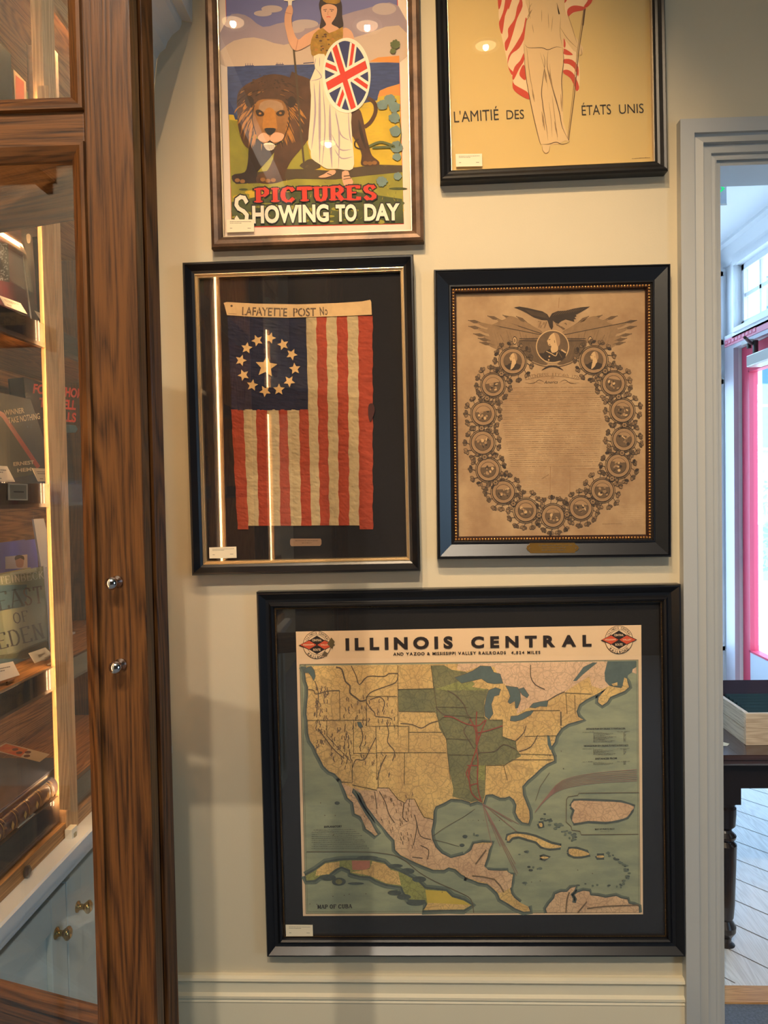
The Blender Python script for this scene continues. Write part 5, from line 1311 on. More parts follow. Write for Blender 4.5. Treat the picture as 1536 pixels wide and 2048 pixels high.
A.poly(cv([(1345, 550), (1360, 490), (1380, 500), (1395, 575), (1370, 585)], QB), land); A.poly(cv([(1250, 545), (1300, 530), (1300, 560), (1265, 562)], QB), land)
A.poly(cv([(1430, 420), (1462, 400), (1462, 460), (1425, 445)], QB), landC)
# islands
def isl(P, z, M=land): A.line(cv(P + [P[0]], z), 16, shel2); A.up(.00006); A.poly(cv(P, z), M, 2); A.up(.00006)
isl([(360, 600), (365, 560), (430, 542), (520, 550), (600, 570), (670, 600), (740, 630), (815, 645), (810, 660), (720, 668), (650, 650), (610, 610), (540, 590), (460, 565), (400, 575), (375, 605)], QD)
isl([(885, 700), (890, 672), (950, 672), (1040, 700), (1060, 720), (990, 735), (930, 735), (890, 715)], QD); isl([(640, 745), (670, 735), (715, 745), (680, 758)], QD); isl([(1125, 730), (1180, 728), (1180, 745), (1130, 745)], QD); isl([(630, 455), (655, 450), (660, 480), (640, 482)], QD)
isl([(905, 310), (930, 262), (1050, 262), (1200, 268), (1330, 275), (1440, 310), (1420, 345), (1380, 400), (1300, 425), (1200, 440), (1050, 432), (930, 452), (915, 400), (935, 340)], QD, landM)
for k in range(90):   # shoals: Bahamas, Antilles, banks
    t_ = random.random(); z = QD
    if k < 34: x, y = 620 + t_ * 340 + random.uniform(-30, 30), 370 + t_ * 230 + random.uniform(-30, 30)
    elif k < 66: x, y = 1200 + 200 * math.sin(t_ * 2.4) * .95 + random.uniform(-18, 18), 700 + 290 * t_ + random.uniform(-12, 12)
    elif k < 74: x, y = 850 + t_ * 480, 985 + random.uniform(-20, 10)
    else: x, y = random.choice([(530, 690), (560, 840), (630, 840), (520, 960), (90, 560), (480, 710)]); x += random.uniform(-30, 30); y += random.uniform(-16, 16)
    (a, b), = cv([(x, y)], z); A.disc(a, b, random.uniform(3, 8), shel if k % 3 else shel2, random.uniform(2, 5), 9)
for (x, y) in ((1450, 565), (1425, 640), (360, 280), (860, 820), (700, 930)):
    (a, b), = cv([(x, y)], QC); A.disc(a, b, 9, shel2 if y < 700 else shel, 6, 12)
A.up()
# Cuba inset
cubaP = [(90, 900), (100, 940), (170, 935), (215, 900), (290, 890), (350, 840), (400, 820), (470, 850), (470, 875), (560, 900), (640, 905), (700, 940), (780, 970), (870, 985), (910, 990), (930, 1040), (970, 1100), (1050, 1105), (1110, 1105), (1130, 1150), (1090, 1195), (1300, 1185), (1440, 1190), (1510, 1150), (1440, 1110), (1340, 1080), (1290, 1030), (1200, 1020), (1110, 1010), (1050, 950), (960, 900), (880, 860), (800, 830), (760, 790), (640, 765), (500, 765), (380, 770), (260, 790), (180, 850)]
A.line(cv(cubaP + [cubaP[0]], QC), 30, shel); A.up(); A.line(cv(cubaP + [cubaP[0]], QC), 14, shel2); A.up()
A.poly(cv(cubaP, QC), grnL); A.up()
A.poly(cv([(175, 900), (185, 850), (260, 795), (380, 778), (380, 825), (340, 845), (290, 885), (215, 895)], QC), land); A.poly(cv([(485, 770), (640, 770), (640, 830), (600, 850), (490, 850)], QC), pnk)
A.poly(cv([(480, 870), (640, 840), (660, 775), (770, 800), (820, 850), (880, 865), (905, 980), (780, 965), (640, 900)], QC), land); A.poly(cv([(1112, 1020), (1290, 1032), (1340, 1082), (1440, 1112), (1500, 1150), (1130, 1140)], QC), yel); A.poly(cv([(1135, 1130), (1500, 1148), (1440, 1186), (1100, 1192)], QC), land)
for (x, y, a_, b_) in ((375, 950, 60, 34), (520, 965, 70, 10), (850, 1045, 60, 22), (930, 1080, 60, 24), (1030, 1130, 80, 24), (960, 860, 60, 26), (1060, 930, 60, 26), (620, 745, 90, 16), (860, 815, 60, 16), (280, 915, 70, 26)):
    (x, y), = cv([(x, y)], QC); A.disc(x, y, a_ * .41, shel2, b_ * .41, 16)
A.up(); (x, y), = cv([(375, 950)], QC); A.disc(x, y, 12, grn, 9)
# boundaries, rivers, railways
def ml(P, z, w_, M, sm=0): A.line(cv(P, z), w_, M, sm)
for P in ([(878, 385), (880, 1000)], [(878, 590), (1185, 583)], [(885, 778), (1195, 782)], [(878, 900), (690, 905)], [(690, 905), (695, 1180)], [(500, 855), (500, 1140)], [(100, 855), (610, 852)], [(610, 650), (612, 905), (690, 905)], [(610, 650), (870, 650)], [(380, 600), (385, 850)], [(272, 855), (272, 985), (470, 1200)], [(700, 1130), (1290, 1130)], [(970, 905), (970, 1130)], [(970, 955), (1255, 955)], [(870, 905), (970, 905)], [(500, 1135), (700, 1135), (695, 1360)], [(935, 1130), (932, 1360)], [(1160, 388), (1190, 600), (1222, 860), (1290, 1010), (1310, 1200), (1325, 1360)], [(488, 1190), (490, 1360)], [(1205, 740), (1480, 745)], [(1230, 860), (1260, 830), (1350, 815), (1480, 815)], [(1290, 1010), (1500, 1020)], [(1310, 1150), (1536, 1150)]):
    ml(P, QA, 2, bd)
for P in ([(0, 830), (170, 830)], [(200, 850), (320, 850), (318, 1000)], [(320, 1000), (430, 1030), (440, 1110)], [(440, 1140), (750, 1150)], [(180, 1238), (340, 1238), (400, 1190), (750, 1190)], [(175, 1238), (172, 1365)], [(105, 1240), (105, 1365)], [(820, 780), (822, 900)], [(500, 905), (510, 990), (790, 985)], [(330, 1240), (360, 1365)], [(560, 770), (810, 770)], [(860, 620), (870, 800)], [(935, 640), (940, 800)], [(850, 620), (1080, 630)]):
    ml(P, QB, 2, bd)
for P in ([(485, 0), (490, 105), (400, 100)], [(490, 125), (700, 170), (700, 150), (800, 150), (880, 250), (940, 280), (960, 245), (1020, 245), (1060, 330), (1100, 400), (1180, 420)], [(710, 0), (710, 150)], [(932, 0), (932, 120)]): ml(P, QC, 2.4, bd)
for P in ([(350, 400), (400, 420), (430, 520), (470, 560), (470, 620), (520, 660), (560, 690), (610, 680)],): ml(P, QA, 5, rvr, 3)
for P in ([(115, 590), (160, 600), (180, 630), (280, 605), (380, 600)], [(480, 390), (520, 470), (550, 550), (620, 480), (760, 480), (800, 455), (880, 455)], [(880, 460), (860, 530), (760, 570), (640, 620), (610, 700), (680, 790), (690, 820), (800, 830), (830, 850)], [(560, 910), (580, 1000), (550, 1090)], [(640, 680), (720, 655), (765, 700), (745, 780)], [(690, 1000), (640, 1100), (590, 1190), (520, 1190), (490, 1260)], [(780, 870), (800, 960), (790, 1040), (850, 1120), (830, 1200)], [(780, 1150), (740, 1230), (700, 1360)], [(1220, 860), (1150, 880), (1080, 920), (1000, 890), (900, 880)], [(170, 520), (200, 620), (190, 760), (185, 830)], [(200, 930), (260, 1010), (330, 1100), (420, 1180)]):
    ml(P, QA, 3, rvr, 3)
for P in ([(1300, 600), (1370, 640), (1440, 720), (1470, 800), (1500, 850), (1440, 940), (1480, 1020), (1530, 1100)], [(1200, 740), (1260, 800), (1350, 820)]): ml(P, QA, 3.5, rvr, 3)
for P in ([(60, 880), (100, 980), (90, 1060), (120, 1130), (60, 1230), (30, 1300), (60, 1365)], [(430, 1100), (330, 1060), (250, 1120), (110, 1130)], [(850, 610), (780, 640), (700, 690)], [(520, 900), (500, 960), (430, 1030)], [(560, 380), (560, 480), (600, 550), (680, 590)], [(620, 980), (560, 1080), (460, 1120)], [(815, 780), (815, 900)]):
    ml(P, QB, 3, rvr, 3)
for P in ([(720, 180), (770, 270), (800, 370), (850, 450)], [(1020, 380), (1040, 480), (1010, 640)], [(1040, 450), (1070, 560), (1160, 590)], [(560, 200), (620, 330)], [(680, 180), (700, 330)], [(930, 280), (920, 400), (960, 440)], [(1070, 640), (1140, 680), (1130, 760)], [(1000, 740), (1090, 750)]): ml(P, QC, 3, rvr, 3)
for P in ([(860, 1216), (870, 1100), (890, 1040)], [(960, 1216), (1040, 1120)], [(1040, 1180), (1200, 1160), (1480, 1150)], [(60, 900), (250, 930), (330, 1040)], [(90, 800), (180, 680)]): ml(P, QD, 5, mtn, 2)
for k in range(150):   # hachured mountains in the west
    x, y = random.choice([(random.uniform(420, 860), random.uniform(640, 1340)), (random.uniform(170, 280), random.uniform(560, 1100)), (random.uniform(300, 480), random.uniform(900, 1200))])
    ml([(x, y), (x + random.uniform(-8, 8), y + 14), (x + random.uniform(-10, 10), y + 34)], QA, 3, mtn, 0)
for k in range(60):
    x, y = random.uniform(620, 1000), random.uniform(180, 640)
    if x > 500 + (y - 150) * .85: ml([(x, y), (x + 6, y + 30)], QC, 2.6, mtn)
A.up()
for P in ([(100, 780), (95, 900), (110, 1000), (95, 1100), (60, 1200), (40, 1280), (30, 1365)], [(180, 850), (140, 950), (100, 1080), (110, 1200), (105, 1365)], [(40, 840), (90, 940), (95, 1060)], [(20, 1240), (110, 1240)], [(170, 850), (110, 900), (0, 880), (-100, 830), (-180, 820)], [(320, 900), (200, 940), (110, 960)], [(60, 1220), (10, 1300), (40, 1365)]):
    ml(P, QB, 4, mred, 3)
for P in ([(30, 0), (35, 90), (60, 200), (130, 260)], [(105, 0), (110, 150), (140, 270)], [(40, 130), (110, 110)]): ml(P, QD, 4, mred, 3)
for e in ((300, 650), (230, 640), (440, 520), (400, 440), (460, 460), (440, 900), (450, 880), (430, 800), (380, 740)): ml([(150, 285), e], QD, 2, am('map_route', (150, 112, 96), .1))
for k in range(7): ml([(595, 360), (690, 250 - k * 3), (830, 160 - k * 12), (1100, 110 - k * 14), (1465, 90 - k * 16)], QD, 2, MATS['art_map_route'], 3)
for (P, z) in (([(1180, 560), (1260, 500), (1450, 390), (1536, 330)], QC), ([(1180, 590), (1300, 620), (1400, 650)], QC), ([(720, 20), (640, 140), (600, 260)], QD)): ml(P, z, 1.6, rvr)
ml([(100, 695), (500, 695), (720, 705), (900, 745), (1060, 870), (1200, 950), (1400, 1040), (1500, 1100), (1525, 1215)], QC, 2.4, rvr, 3)
for P in ([(865, 250), (880, 225), (960, 215), (970, 195), (1480, 190)], [(865, 250), (862, 440), (905, 480), (910, 510), (980, 520), (990, 550), (1480, 545)]): ml(P, QD, 2.4, rvr)
for k, x in enumerate(range(20, 400, 45)): (a, b), = cv([(x, 432)], QD); A.text('OF MEXICO'[k % 9] if 'OF MEXICO'[k % 9] != ' ' else 'I', a, b, a + 3, b, 4, rvr)
for k in range(26):
    (a, b), = cv([(random.uniform(100, 1450), random.uniform(1010, 1160))], QC) if k < 8 else cv([(random.uniform(700, 880), random.uniform(900, 1340))], QB) if k < 14 else cv([(random.uniform(500, 1400), random.uniform(820, 980))], QD) if k < 20 else cv([(random.uniform(200, 600), random.uniform(200, 560))], QC)
    A.disc(a, b, 1.8, rvr, n=8)
# inset texts
tq = am('map_text', (112, 110, 88), .1); tq2 = am('map_text_dark', (60, 56, 46), .1)
A.text('EXPLANATORY', 259, 864, 322, 862, 7, tq2, .04)
for k in range(10): A.scrib(222 if k in (0, 7) else 215, 872 + k * 7.2, (366, 372, 384, 392, 376, 398, 402, 396, 408, 416)[k], 870 + k * 7.2, tq, 2, (3, 9), (1, 2))
for (t_, y, n) in (('DISTANCES FROM NEW ORLEANS TO POINTS IN CUBA', 522, 10), ('DISTANCES FROM NEW ORLEANS TO PORTS IN PORTO RICO', 581, 6), ('DISTANCES FROM', 626, 3)):
    a, b = (1173, 1310) if n == 10 else (1165, 1320) if n == 6 else (1205, 1280)
    A.text(t_, a, y, b, y - 2, 6, tq2, .03)
    A.scrib(1160, y + 8, 1200, y + 7, tq, 1.6); A.scrib(1280, y + 7, 1325, y + 6, tq, 1.6)
    for k in range(n): A.scrib(1198, y + 10 + k * 3.6, 1230 + (k * 37) % 50, y + 9 + k * 3.6, tq, 1.6, (3, 9), (1, 2)); A.scrib(1303, y + 9 + k * 3.6, 1312, y + 8 + k * 3.6, tq, 1.6)
A.text('MAP OF PORTO RICO', 1204, 872, 1272, 870, 6, tq2, .02); A.scrib(1222, 877, 1254, 876, tq, 1.4)
A.stext('MAP OF CUBA', 237, 1146, 355, 1144, 13, mink, thick=.24, thin=.12, serif=.08, gap=.3, aspect=.8)
A.up()
A.tracked('ILLINOIS', 334, 243, 708, 236, 40, mink, .05, 1.2); A.tracked('CENTRAL', 772, 235, 1192, 229, 38, mink, .05, 1.2)
A.tracked('AND YAZOO & MISSISSIPPI VALLEY RAILROADS', 500, 263, 893, 258, 10.5, mink, .03, 1.05); A.tracked('4,824 MILES', 912, 258, 1013, 257, 10.5, mink, .03, 1.05)
def logo(cx, cy, R_):
    A.disc(cx, cy, R_, mp_, n=48); A.up(); A.ring(cx, cy, R_ - 1.6, R_, mink, n=48); A.ring(cx, cy, R_ * .72 - 1.2, R_ * .72, mink, n=48)
    A.arctext('ILLINOIS CENTRAL', cx, cy, R_ * .77, 160, 20, R_ * .17, mink, .03, ax=.72); A.arctext('RAILROAD', cx, cy, R_ * .96, 222, 318, R_ * .18, mink, .03, flip=True, ax=.95)
    A.up()
    s_ = R_
    A.poly([(cx - 1.3 * s_, cy + 2), (cx - .55 * s_, cy - .36 * s_), (cx, cy), (cx + .55 * s_, cy - .36 * s_), (cx + 1.3 * s_, cy), (cx + .55 * s_, cy + .36 * s_), (cx, cy), (cx - .55 * s_, cy + .36 * s_)], mink); A.up()
    A.poly([(cx - 1.2 * s_, cy), (cx - .55 * s_, cy - .31 * s_), (cx - .03 * s_, cy), (cx - .55 * s_, cy + .31 * s_)], mred2); A.poly([(cx + 1.2 * s_, cy), (cx + .55 * s_, cy - .31 * s_), (cx + .03 * s_, cy), (cx + .55 * s_, cy + .31 * s_)], mred2)
    for e in (-1, 1): A.poly([(cx, cy), (cx - .52 * s_, cy + e * .34 * s_), (cx, cy + e * .66 * s_), (cx + .52 * s_, cy + e * .34 * s_)], mink)
    A.up()
    A.text('CENTRAL', cx - .34 * s_, cy - .26 * s_, cx + .34 * s_, cy - .27 * s_, .15 * s_, mp_, .03); A.text('ROUTE', cx - .26 * s_, cy + .42 * s_, cx + .26 * s_, cy + .41 * s_, .16 * s_, mp_, .03)
    A.text('MISSISSIPPI', cx - .98 * s_, cy + .05 * s_, cx - .22 * s_, cy + .04 * s_, .11 * s_, mp_, .02); A.text('VALLEY', cx + .26 * s_, cy + .05 * s_, cx + .9 * s_, cy + .04 * s_, .11 * s_, mp_, .02)
logo(234, 226, 49); logo(1287, 208, 49)
A.poly([(250, 262), (262, 248), (272, 255), (268, 266)], rvr); A.poly([(270, 222), (284, 200), (296, 214), (288, 240)], MATS['art_map_border'])
A.build('map_sheet', r5)
price_card('small cream price card in the lower left corner of the railroad map frame', fc([(124, 1203), (219, 1204), (220, 1243), (126, 1244)], Z7), WY - .0185)

# ================================================================== BOOKS AND CARDS IN THE BOOKCASE
class Plane:
    """a tilted cover plane: passes over the shelf at (X, y) with its normal facing the shop, leaning back by lean, turned by yaw"""
    def __init__(s, X, z, lean=.1, yaw=0.0, y0=1.45):
        s.n = Vector((math.cos(lean) * math.cos(yaw), math.cos(lean) * math.sin(yaw), math.sin(lean))).normalized()
        s.p0 = Vector((X, y0, z)); s.z = 0
        s.v = (Vector((0, 0, 1)) - s.n * s.n.z).normalized(); s.u = s.v.cross(s.n)
    def at(s, px, py, lift=None):
        d = ray(px, py); p0 = s.p0 + s.n * (s.z if lift is None else lift)
        return CAM + d * ((p0 - CAM).dot(s.n) / d.dot(s.n))
class Cover(Art):
    """art laid on a Plane instead of the wall"""
    def __init__(s, pl, ox=0, oy=0, sc=1.0): s.pl = pl; s.o = (ox, oy, sc); s.mb = MB(); s.z = .0003; s.k = 0
    def P(s, x, y, lift=None):
        ox, oy, sc = s.o; return s.pl.at(ox + x / sc, oy + y / sc, s.z + s.k * 4e-6 if lift is None else lift)
def book(name, label, cat, pl, u_px, top_px, zbase, thick, M, page=True, sleeve=False, group=None, boards=True):
    """u_px: left and right edge (pixel x at mid height, y), top_px: pixel on the top edge; stands on zbase"""
    (xl, yl), (xr, yr) = u_px
    a, b = pl.at(xl, yl), pl.at(xr, yr); t = pl.at(*top_px)
    ua, ub = sorted(((a - pl.p0).dot(pl.u), (b - pl.p0).dot(pl.u))); vt = (t - pl.p0).dot(pl.v)
    back = thick * pl.n.z; 
    c = pl.p0 + pl.u * ((ua + ub) / 2); c.z = zbase
    r = empty(name, c, label=label, cat=cat, group=group)
    R = Matrix((pl.u, -pl.n, pl.v)).transposed().to_4x4(); R.translation = pl.p0
    v0 = 0.0005 + thick * abs(pl.n.z) * .0
    q = MB(); T = R
    q.box((ua, 0, v0), (ub, .003, vt), M, T)
    if boards: q.box((ua, thick - .003, v0), (ub, thick, vt), M, T); q.box((ua if (pl.u.y > 0) else ub - .003, 0, v0), (ua + .003 if (pl.u.y > 0) else ub, thick, vt), M, T)
    pin(q.build('cover'), r)
    if page:
        q = MB(); q.box((ua + .004, .003, v0 + .003), (ub - .003, thick - .003, vt - .003), MATS['page_edges'], T); pin(q.build('page_block'), r)
    if sleeve:
        q = MB(); q.box((ua - .001, -.0016, v0), (ub + .001, -.0010, vt + .0015), acryl, T); pin(q.build('clear_sleeve'), r)
    return r
def easel(r, pl, px, zb):
    pass
LN = .10
# --- shelf 2 (level with the eye)
z2 = SH[1]
pl = Plane(-.835, z2, .08, .0)
ctl = mat('jacket_midnight', (22, 24, 40), .25, coat=.5)
b1 = book('book', 'midnight blue jacketed novel with tall red title letters at the back of the middle shelf', 'book', pl, ((57, 850), (137, 850)), (90, 767), z2, .035, ctl, sleeve=True)
Zb = (0, 740, 7.5875)
C_ = Cover(pl, *Zb); rr_ = mat('jacket_red_letter', (244, 70, 44), .4); wl = mat('jacket_white_line', (226, 222, 214), .5); tl_ = mat('jacket_teal', (70, 110, 120), .4)
C_.text('FOR', 500, 345, 770, 375, 140, rr_, .04); C_.text('WHOM', 852, 385, 1250, 425, 140, rr_, .04)
C_.text('THE', 590, 555, 850, 575, 140, rr_, .04); C_.text('BELL', 890, 580, 1150, 600, 140, rr_, .04)
C_.text('TOLLS', 740, 755, 1150, 790, 140, rr_, .04)
C_.up(); C_.poly([(690, 830), (780, 820), (900, 830), (1150, 840), (1150, 950), (900, 940), (760, 930), (700, 910)], tl_, 2)
C_.poly([(640, 740), (720, 740), (760, 800), (700, 800)], tl_, 2); C_.up()
for P in ([(700, 890), (780, 920), (900, 935)], [(740, 950), (860, 960), (900, 980)], [(890, 850), (880, 1000), (850, 1080)], [(760, 1070), (770, 1120), (790, 1170), (830, 1150)], [(850, 1100), (880, 1080), (920, 1110), (860, 1180), (930, 1190), (1000, 1150)], [(850, 1290), (880, 1270), (870, 1340), (910, 1280), (900, 1350), (1000, 1290)]):
    C_.line(P, 14, wl, 4, taper=2)
pin(C_.build('jacket_art', None), b1)
pl = Plane(-.775, z2, .30, -.02)
dk = mat('jacket_charcoal', (58, 56, 60), .5, var=.3, vscale=18)
b2 = book('book', 'charcoal jacketed novel with diagonal red band leaning back on the middle shelf', 'book', pl, ((-12, 900), (95, 900)), (35, 793), z2, .025, dk)
C_ = Cover(pl, *Zb); og = mat('jacket_olive', (84, 78, 56), .5); band2 = mat('jacket_brick_band', (190, 72, 48), .35); tanl = mat('jacket_tan_letter', (226, 204, 160), .5)
C_.poly([(-90, 600), (30, 720), (600, 1480), (620, 1560), (200, 1640), (-90, 1640)], og); C_.up()
C_.poly([(-60, 590), (60, 650), (610, 1460), (560, 1500), (30, 720), (-60, 650)], band2); C_.up()
C_.text('WINNER', 70, 690, 372, 650, 84, tanl, .02); C_.text('TAKE NOTHING', 130, 810, 610, 740, 92, tanl, .02)
C_.text('ERNEST', 205, 1455, 520, 1425, 56, tanl, .03); C_.text('HEM', 265, 1550, 480, 1530, 56, tanl, .03)
pin(C_.build('jacket_art', None), b2)
# cards and the shelf tag
def standing_card(lab, pts, X, zb, lean=.35, grp=None, stand=True):
    pl = Plane(X, zb, lean); C_ = Cover(pl); C_.z = .0
    q = [C_.P(*p) for p in pts]; q[2].z = max(q[2].z, zb + .003); n = pl.n * -.0008
    m_ = MB(); m_.face(q, cardm); m_.face([p + n for p in reversed(q)], cardm)
    for i in range(4): m_.face([q[i], q[(i + 1) % 4], q[(i + 1) % 4] + n, q[i] + n], cardm)
    c = (q[2] + q[3]) / 2
    e, d = q[1] - q[0], q[3] - q[0]; n2 = pl.n * .0004
    for i in range(3):
        u = .14; v = .25 + i * .14 if i < 2 else .78
        while u < (.8, .6, .3)[i]: a_ = random.uniform(.03, .08); m_.face([q[0] + e * u + d * v + n2, q[0] + e * (u + a_) + d * v + n2, q[0] + e * (u + a_) + d * (v + .05) + n2, q[0] + e * u + d * (v + .05) + n2], inkm); u += a_ + .02
    r = empty('price_card', (c.x, c.y, zb), label=lab, cat='price card', group=grp)
    pin(m_.build('card'), r)
    if stand:
        s_ = MB(); w_ = (q[2] - q[3]); mid = c; l = .012
        y = mid.y
        s_.box((c.x - .006, y - .012, zb + .0002), (c.x + .008, y + .012, zb + .0016), acryl); s_.box((c.x + .006, y - .012, zb), (c.x + .008, y + .012, zb + .007), acryl); s_.box((c.x - .006, y - .012, zb), (c.x - .004, y + .012, zb + .012), acryl)
        pin(s_.build('clear_stand'), r)
    return r
zc = lambda P: [(0 + x / 7.5875, 740 + y / 7.5875) for x, y in P]
standing_card('cream price card before the charcoal novel on the middle shelf', zc([(485, 1487), (785, 1500), (882, 1690), (580, 1690)]), -.715, z2)
standing_card('cream price card at the far left of the middle shelf, cut by the frame edge', zc([(-200, 1440), (110, 1460), (230, 1695), (-60, 1690)]), -.715, z2)
tb_ = zc([(125, 1718), (420, 1730), (422, 1978), (128, 1975)])
w_ = [atX(*p, XF - .0098) for p in tb_]; q = MB(); n = Vector((-.001, 0, 0)); q.face(w_, mat('tag_cream', (220, 200, 160), .5))
q.face([p + n for p in reversed(w_)], cardm)
i_ = [w_[0] + (w_[2] - w_[0]) * .08, w_[1] + (w_[3] - w_[1]) * .08, w_[2] + (w_[0] - w_[2]) * .08, w_[3] + (w_[1] - w_[3]) * .08]; n = Vector((.0004, 0, 0))
q.face([p + n for p in i_], mat('tag_grey', (150, 140, 112), .5)); e, d = i_[1] - i_[0], i_[3] - i_[0]
for k in range(9): u = .2 + k * .07; q.face([i_[0] + e * u + d * .45 + n * 2, i_[0] + e * (u + .055) + d * .45 + n * 2, i_[0] + e * (u + .055) + d * .55 + n * 2, i_[0] + e * u + d * .55 + n * 2], inkm)
tag(q.build('shelf_tag', loc=tuple(w_[3])), 'square grey-green shelf tag with cream border fixed to the middle shelf edge', 'shelf tag')

# --- shelf 1 (above the eye)
z1 = SH[0]
Zc = (0, 380, 7.3125); zd = lambda P: [(x / 7.3125, 380 + y / 7.3125) for x, y in P]
mar = mat('cloth_maroon', (110, 34, 42), .6, var=.1); dkb = mat('cloth_dark_brown', (52, 26, 20), .5, var=.2); blkc = mat('cloth_black', (34, 32, 34), .4)
pl = Plane(-.76, z1, .06)
b3 = book('book', 'maroon cloth book with mottled silver panel at the left of the upper shelf', 'book', pl, ((-30, 560), (51, 560)), (20, 446), z1, .04, mar)
C_ = Cover(pl, *Zc); sv = mat('panel_silver', (150, 146, 136), .4); sd = mat('panel_dark', (44, 42, 40), .5)
C_.poly([(-160, 735), (118, 775), (142, 1350), (-140, 1290)], sd); C_.up(); rq = random.Random(5)
for k in range(110): C_.disc(rq.uniform(-130, 112), rq.uniform(780, 1320), rq.uniform(6, 20), sv, rq.uniform(5, 16), 8, rq.random() * 3)
pin(C_.build('cover_panel', None), b3)
pl = Plane(-.80, z1, .05)
b4 = book('book', 'dark red-brown book with pale spine glint beside the maroon book on the upper shelf', 'book', pl, ((46, 560), (92, 560)), (70, 456), z1, .05, dkb)
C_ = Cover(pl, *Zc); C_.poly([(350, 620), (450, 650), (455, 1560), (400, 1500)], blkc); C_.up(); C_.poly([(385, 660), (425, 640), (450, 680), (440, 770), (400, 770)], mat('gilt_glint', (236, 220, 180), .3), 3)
C_.poly([(500, 1075), (680, 1080), (700, 1800), (500, 1660)], mat('cover_wine', (78, 20, 22), .5)); C_.poly([(635, 1290), (665, 1290), (690, 1700), (640, 1640)], mat('cover_orange', (168, 84, 36), .5))
pin(C_.build('cover_art', None), b4)
pl = Plane(-.74, z1, .04)
b5 = book('book', 'slim black book with thin gilt edge line at the right of the upper shelf', 'book', pl, ((90, 560), (108, 560)), (98, 482), z1, .02, blkc)
C_ = Cover(pl, *Zc); C_.line([(638, 745), (705, 1840)], 9, mat('gilt_line', (200, 160, 90), .35, metal=.6)); pin(C_.build('gilt_line', None), b5)
pl = Plane(-.83, z1, .02)
bx = book('slipcase', 'plain pinkish tan slipcase standing behind the books on the upper shelf', 'slipcase', pl, ((20, 500), (66, 500)), (45, 408), z1, .06, mat('slipcase_tan', (186, 140, 112), .6), page=False)
q = MB(); pp = [Plane(-.728, z1, .22).at(*p) for p in zd([(215, 120), (465, 1510)])]
q.box((-.003, 0, 0), (.0, .10, (pp[0] - pp[1]).length), acryl)
# clear display stand edge by the maroon book
st = MB(); e0_ = pp[1]; e1_ = pp[0]; dr = (e1_ - e0_); n_ = Vector((.0, -.12, 0)); t_ = Vector((.003, 0, .001))
st.add([e0_, e1_, e1_ + n_, e0_ + n_, e0_ + t_, e1_ + t_, e1_ + n_ + t_, e0_ + n_ + t_], [(0, 1, 2, 3), (4, 5, 6, 7), (0, 1, 5, 4), (1, 2, 6, 5), (2, 3, 7, 6), (3, 0, 4, 7)], acryl)
edge_shine = mat('painted_edge_shine', (220, 214, 204), .3)  # pale colour for rods that imitate strip light shining along clear edges
def bar(q_, a, b, w_, M):
    rod(q_, a, b, w_, M, 8)
root = empty('display_stand', (e0_.x, e0_.y - .05, z1), label='clear acrylic display stand with painted shine along its edge before the maroon book, upper shelf', cat='display stand')
pin(st.build('clear_back'), root); q = MB(); bar(q, (e0_.x, e0_.y, z1), e1_, .0016, edge_shine); pin(q.build('edge_shine_rod'), root)
q = MB(); q.box((e0_.x - .02, e0_.y - .12, z1), (e0_.x + .02, e0_.y, z1 + .003), acryl); pin(q.build('foot'), root)
standing_card('cream price card before the maroon book on the upper shelf', zd([(-10, 1540), (300, 1655), (400, 1815), (75, 1690)]), -.715, z1)
standing_card('cream price card seen from its shaded side near the black book, upper shelf', zd([(508, 1765), (720, 1850), (812, 2000), (605, 1915)]), -.715, z1)

# --- shelf 3 (below the eye)
z3 = SH[2]
Ze = (0, 1000, 3.657); ze = lambda P: [(x / 3.657, 1000 + y / 3.657) for x, y in P]
pl = Plane(-.775, z3, .06)
jk = mat('jacket_sage', (176, 166, 112), .35, coat=.4, rgb2=(150, 152, 120), vscale=6)
b6 = book('book', 'sage jacketed novel with large dark serif title on the lower shelf', 'book', pl, ((-45, 1230), (95, 1230)), (60, 1138), z3, .03, jk, sleeve=True)
C_ = Cover(pl, *Ze); teal = mat('jacket_sea_teal', (92, 122, 124), .35, var=.2, vscale=20); olv2 = mat('jacket_hill', (120, 116, 72), .4, var=.3, vscale=30); navyl = mat('jacket_dark_letter', (36, 34, 44), .4); brn = mat('jacket_brown_letter', (112, 74, 48), .4); crm = mat('jacket_cream_letter', (228, 214, 180), .4)
C_.poly([(-200, 650), (-40, 625), (195, 618), (200, 700), (180, 780), (60, 800), (-200, 830)], teal, 0); C_.poly([(-200, 1160), (120, 1120), (340, 1030), (352, 1085), (200, 1150), (-200, 1250)], olv2, 2)
C_.poly([(-200, 1180), (100, 1160), (200, 1170), (160, 1200), (-200, 1280)], teal, 2); C_.up()
C_.stext('STEINBECK', -45, 622, 322, 572, 52, crm, thick=.14, thin=.06, serif=.08, gap=.25, aspect=.85)
C_.stext('EA', -4, 810, 170, 772, 130, navyl, thick=.15, thin=.05, serif=.08, gap=.2, aspect=.72); C_.stext('ST', 178, 770, 318, 752, 122, brn, thick=.13, thin=.05, serif=.08, gap=.2, aspect=.62)
C_.stext('OF', 106, 905, 215, 882, 76, navyl, thick=.15, thin=.05, serif=.08, gap=.2, aspect=.8)
C_.stext('EDEN', -6, 1092, 328, 1008, 112, navyl, thick=.15, thin=.05, serif=.08, gap=.22, aspect=.75)
pin(C_.build('jacket_art', None), b6)
q = MB(); e_ = [pl.at(*p, .003) for p in ze([(338, 490), (362, 1095)])]; bar(q, e_[0], e_[1], .0012, edge_shine); pin(q.build('sleeve_shine_rod'), b6)  # pale rod drawn in place of the shine on the sleeve edge
pl = Plane(-.86, z3, .04)
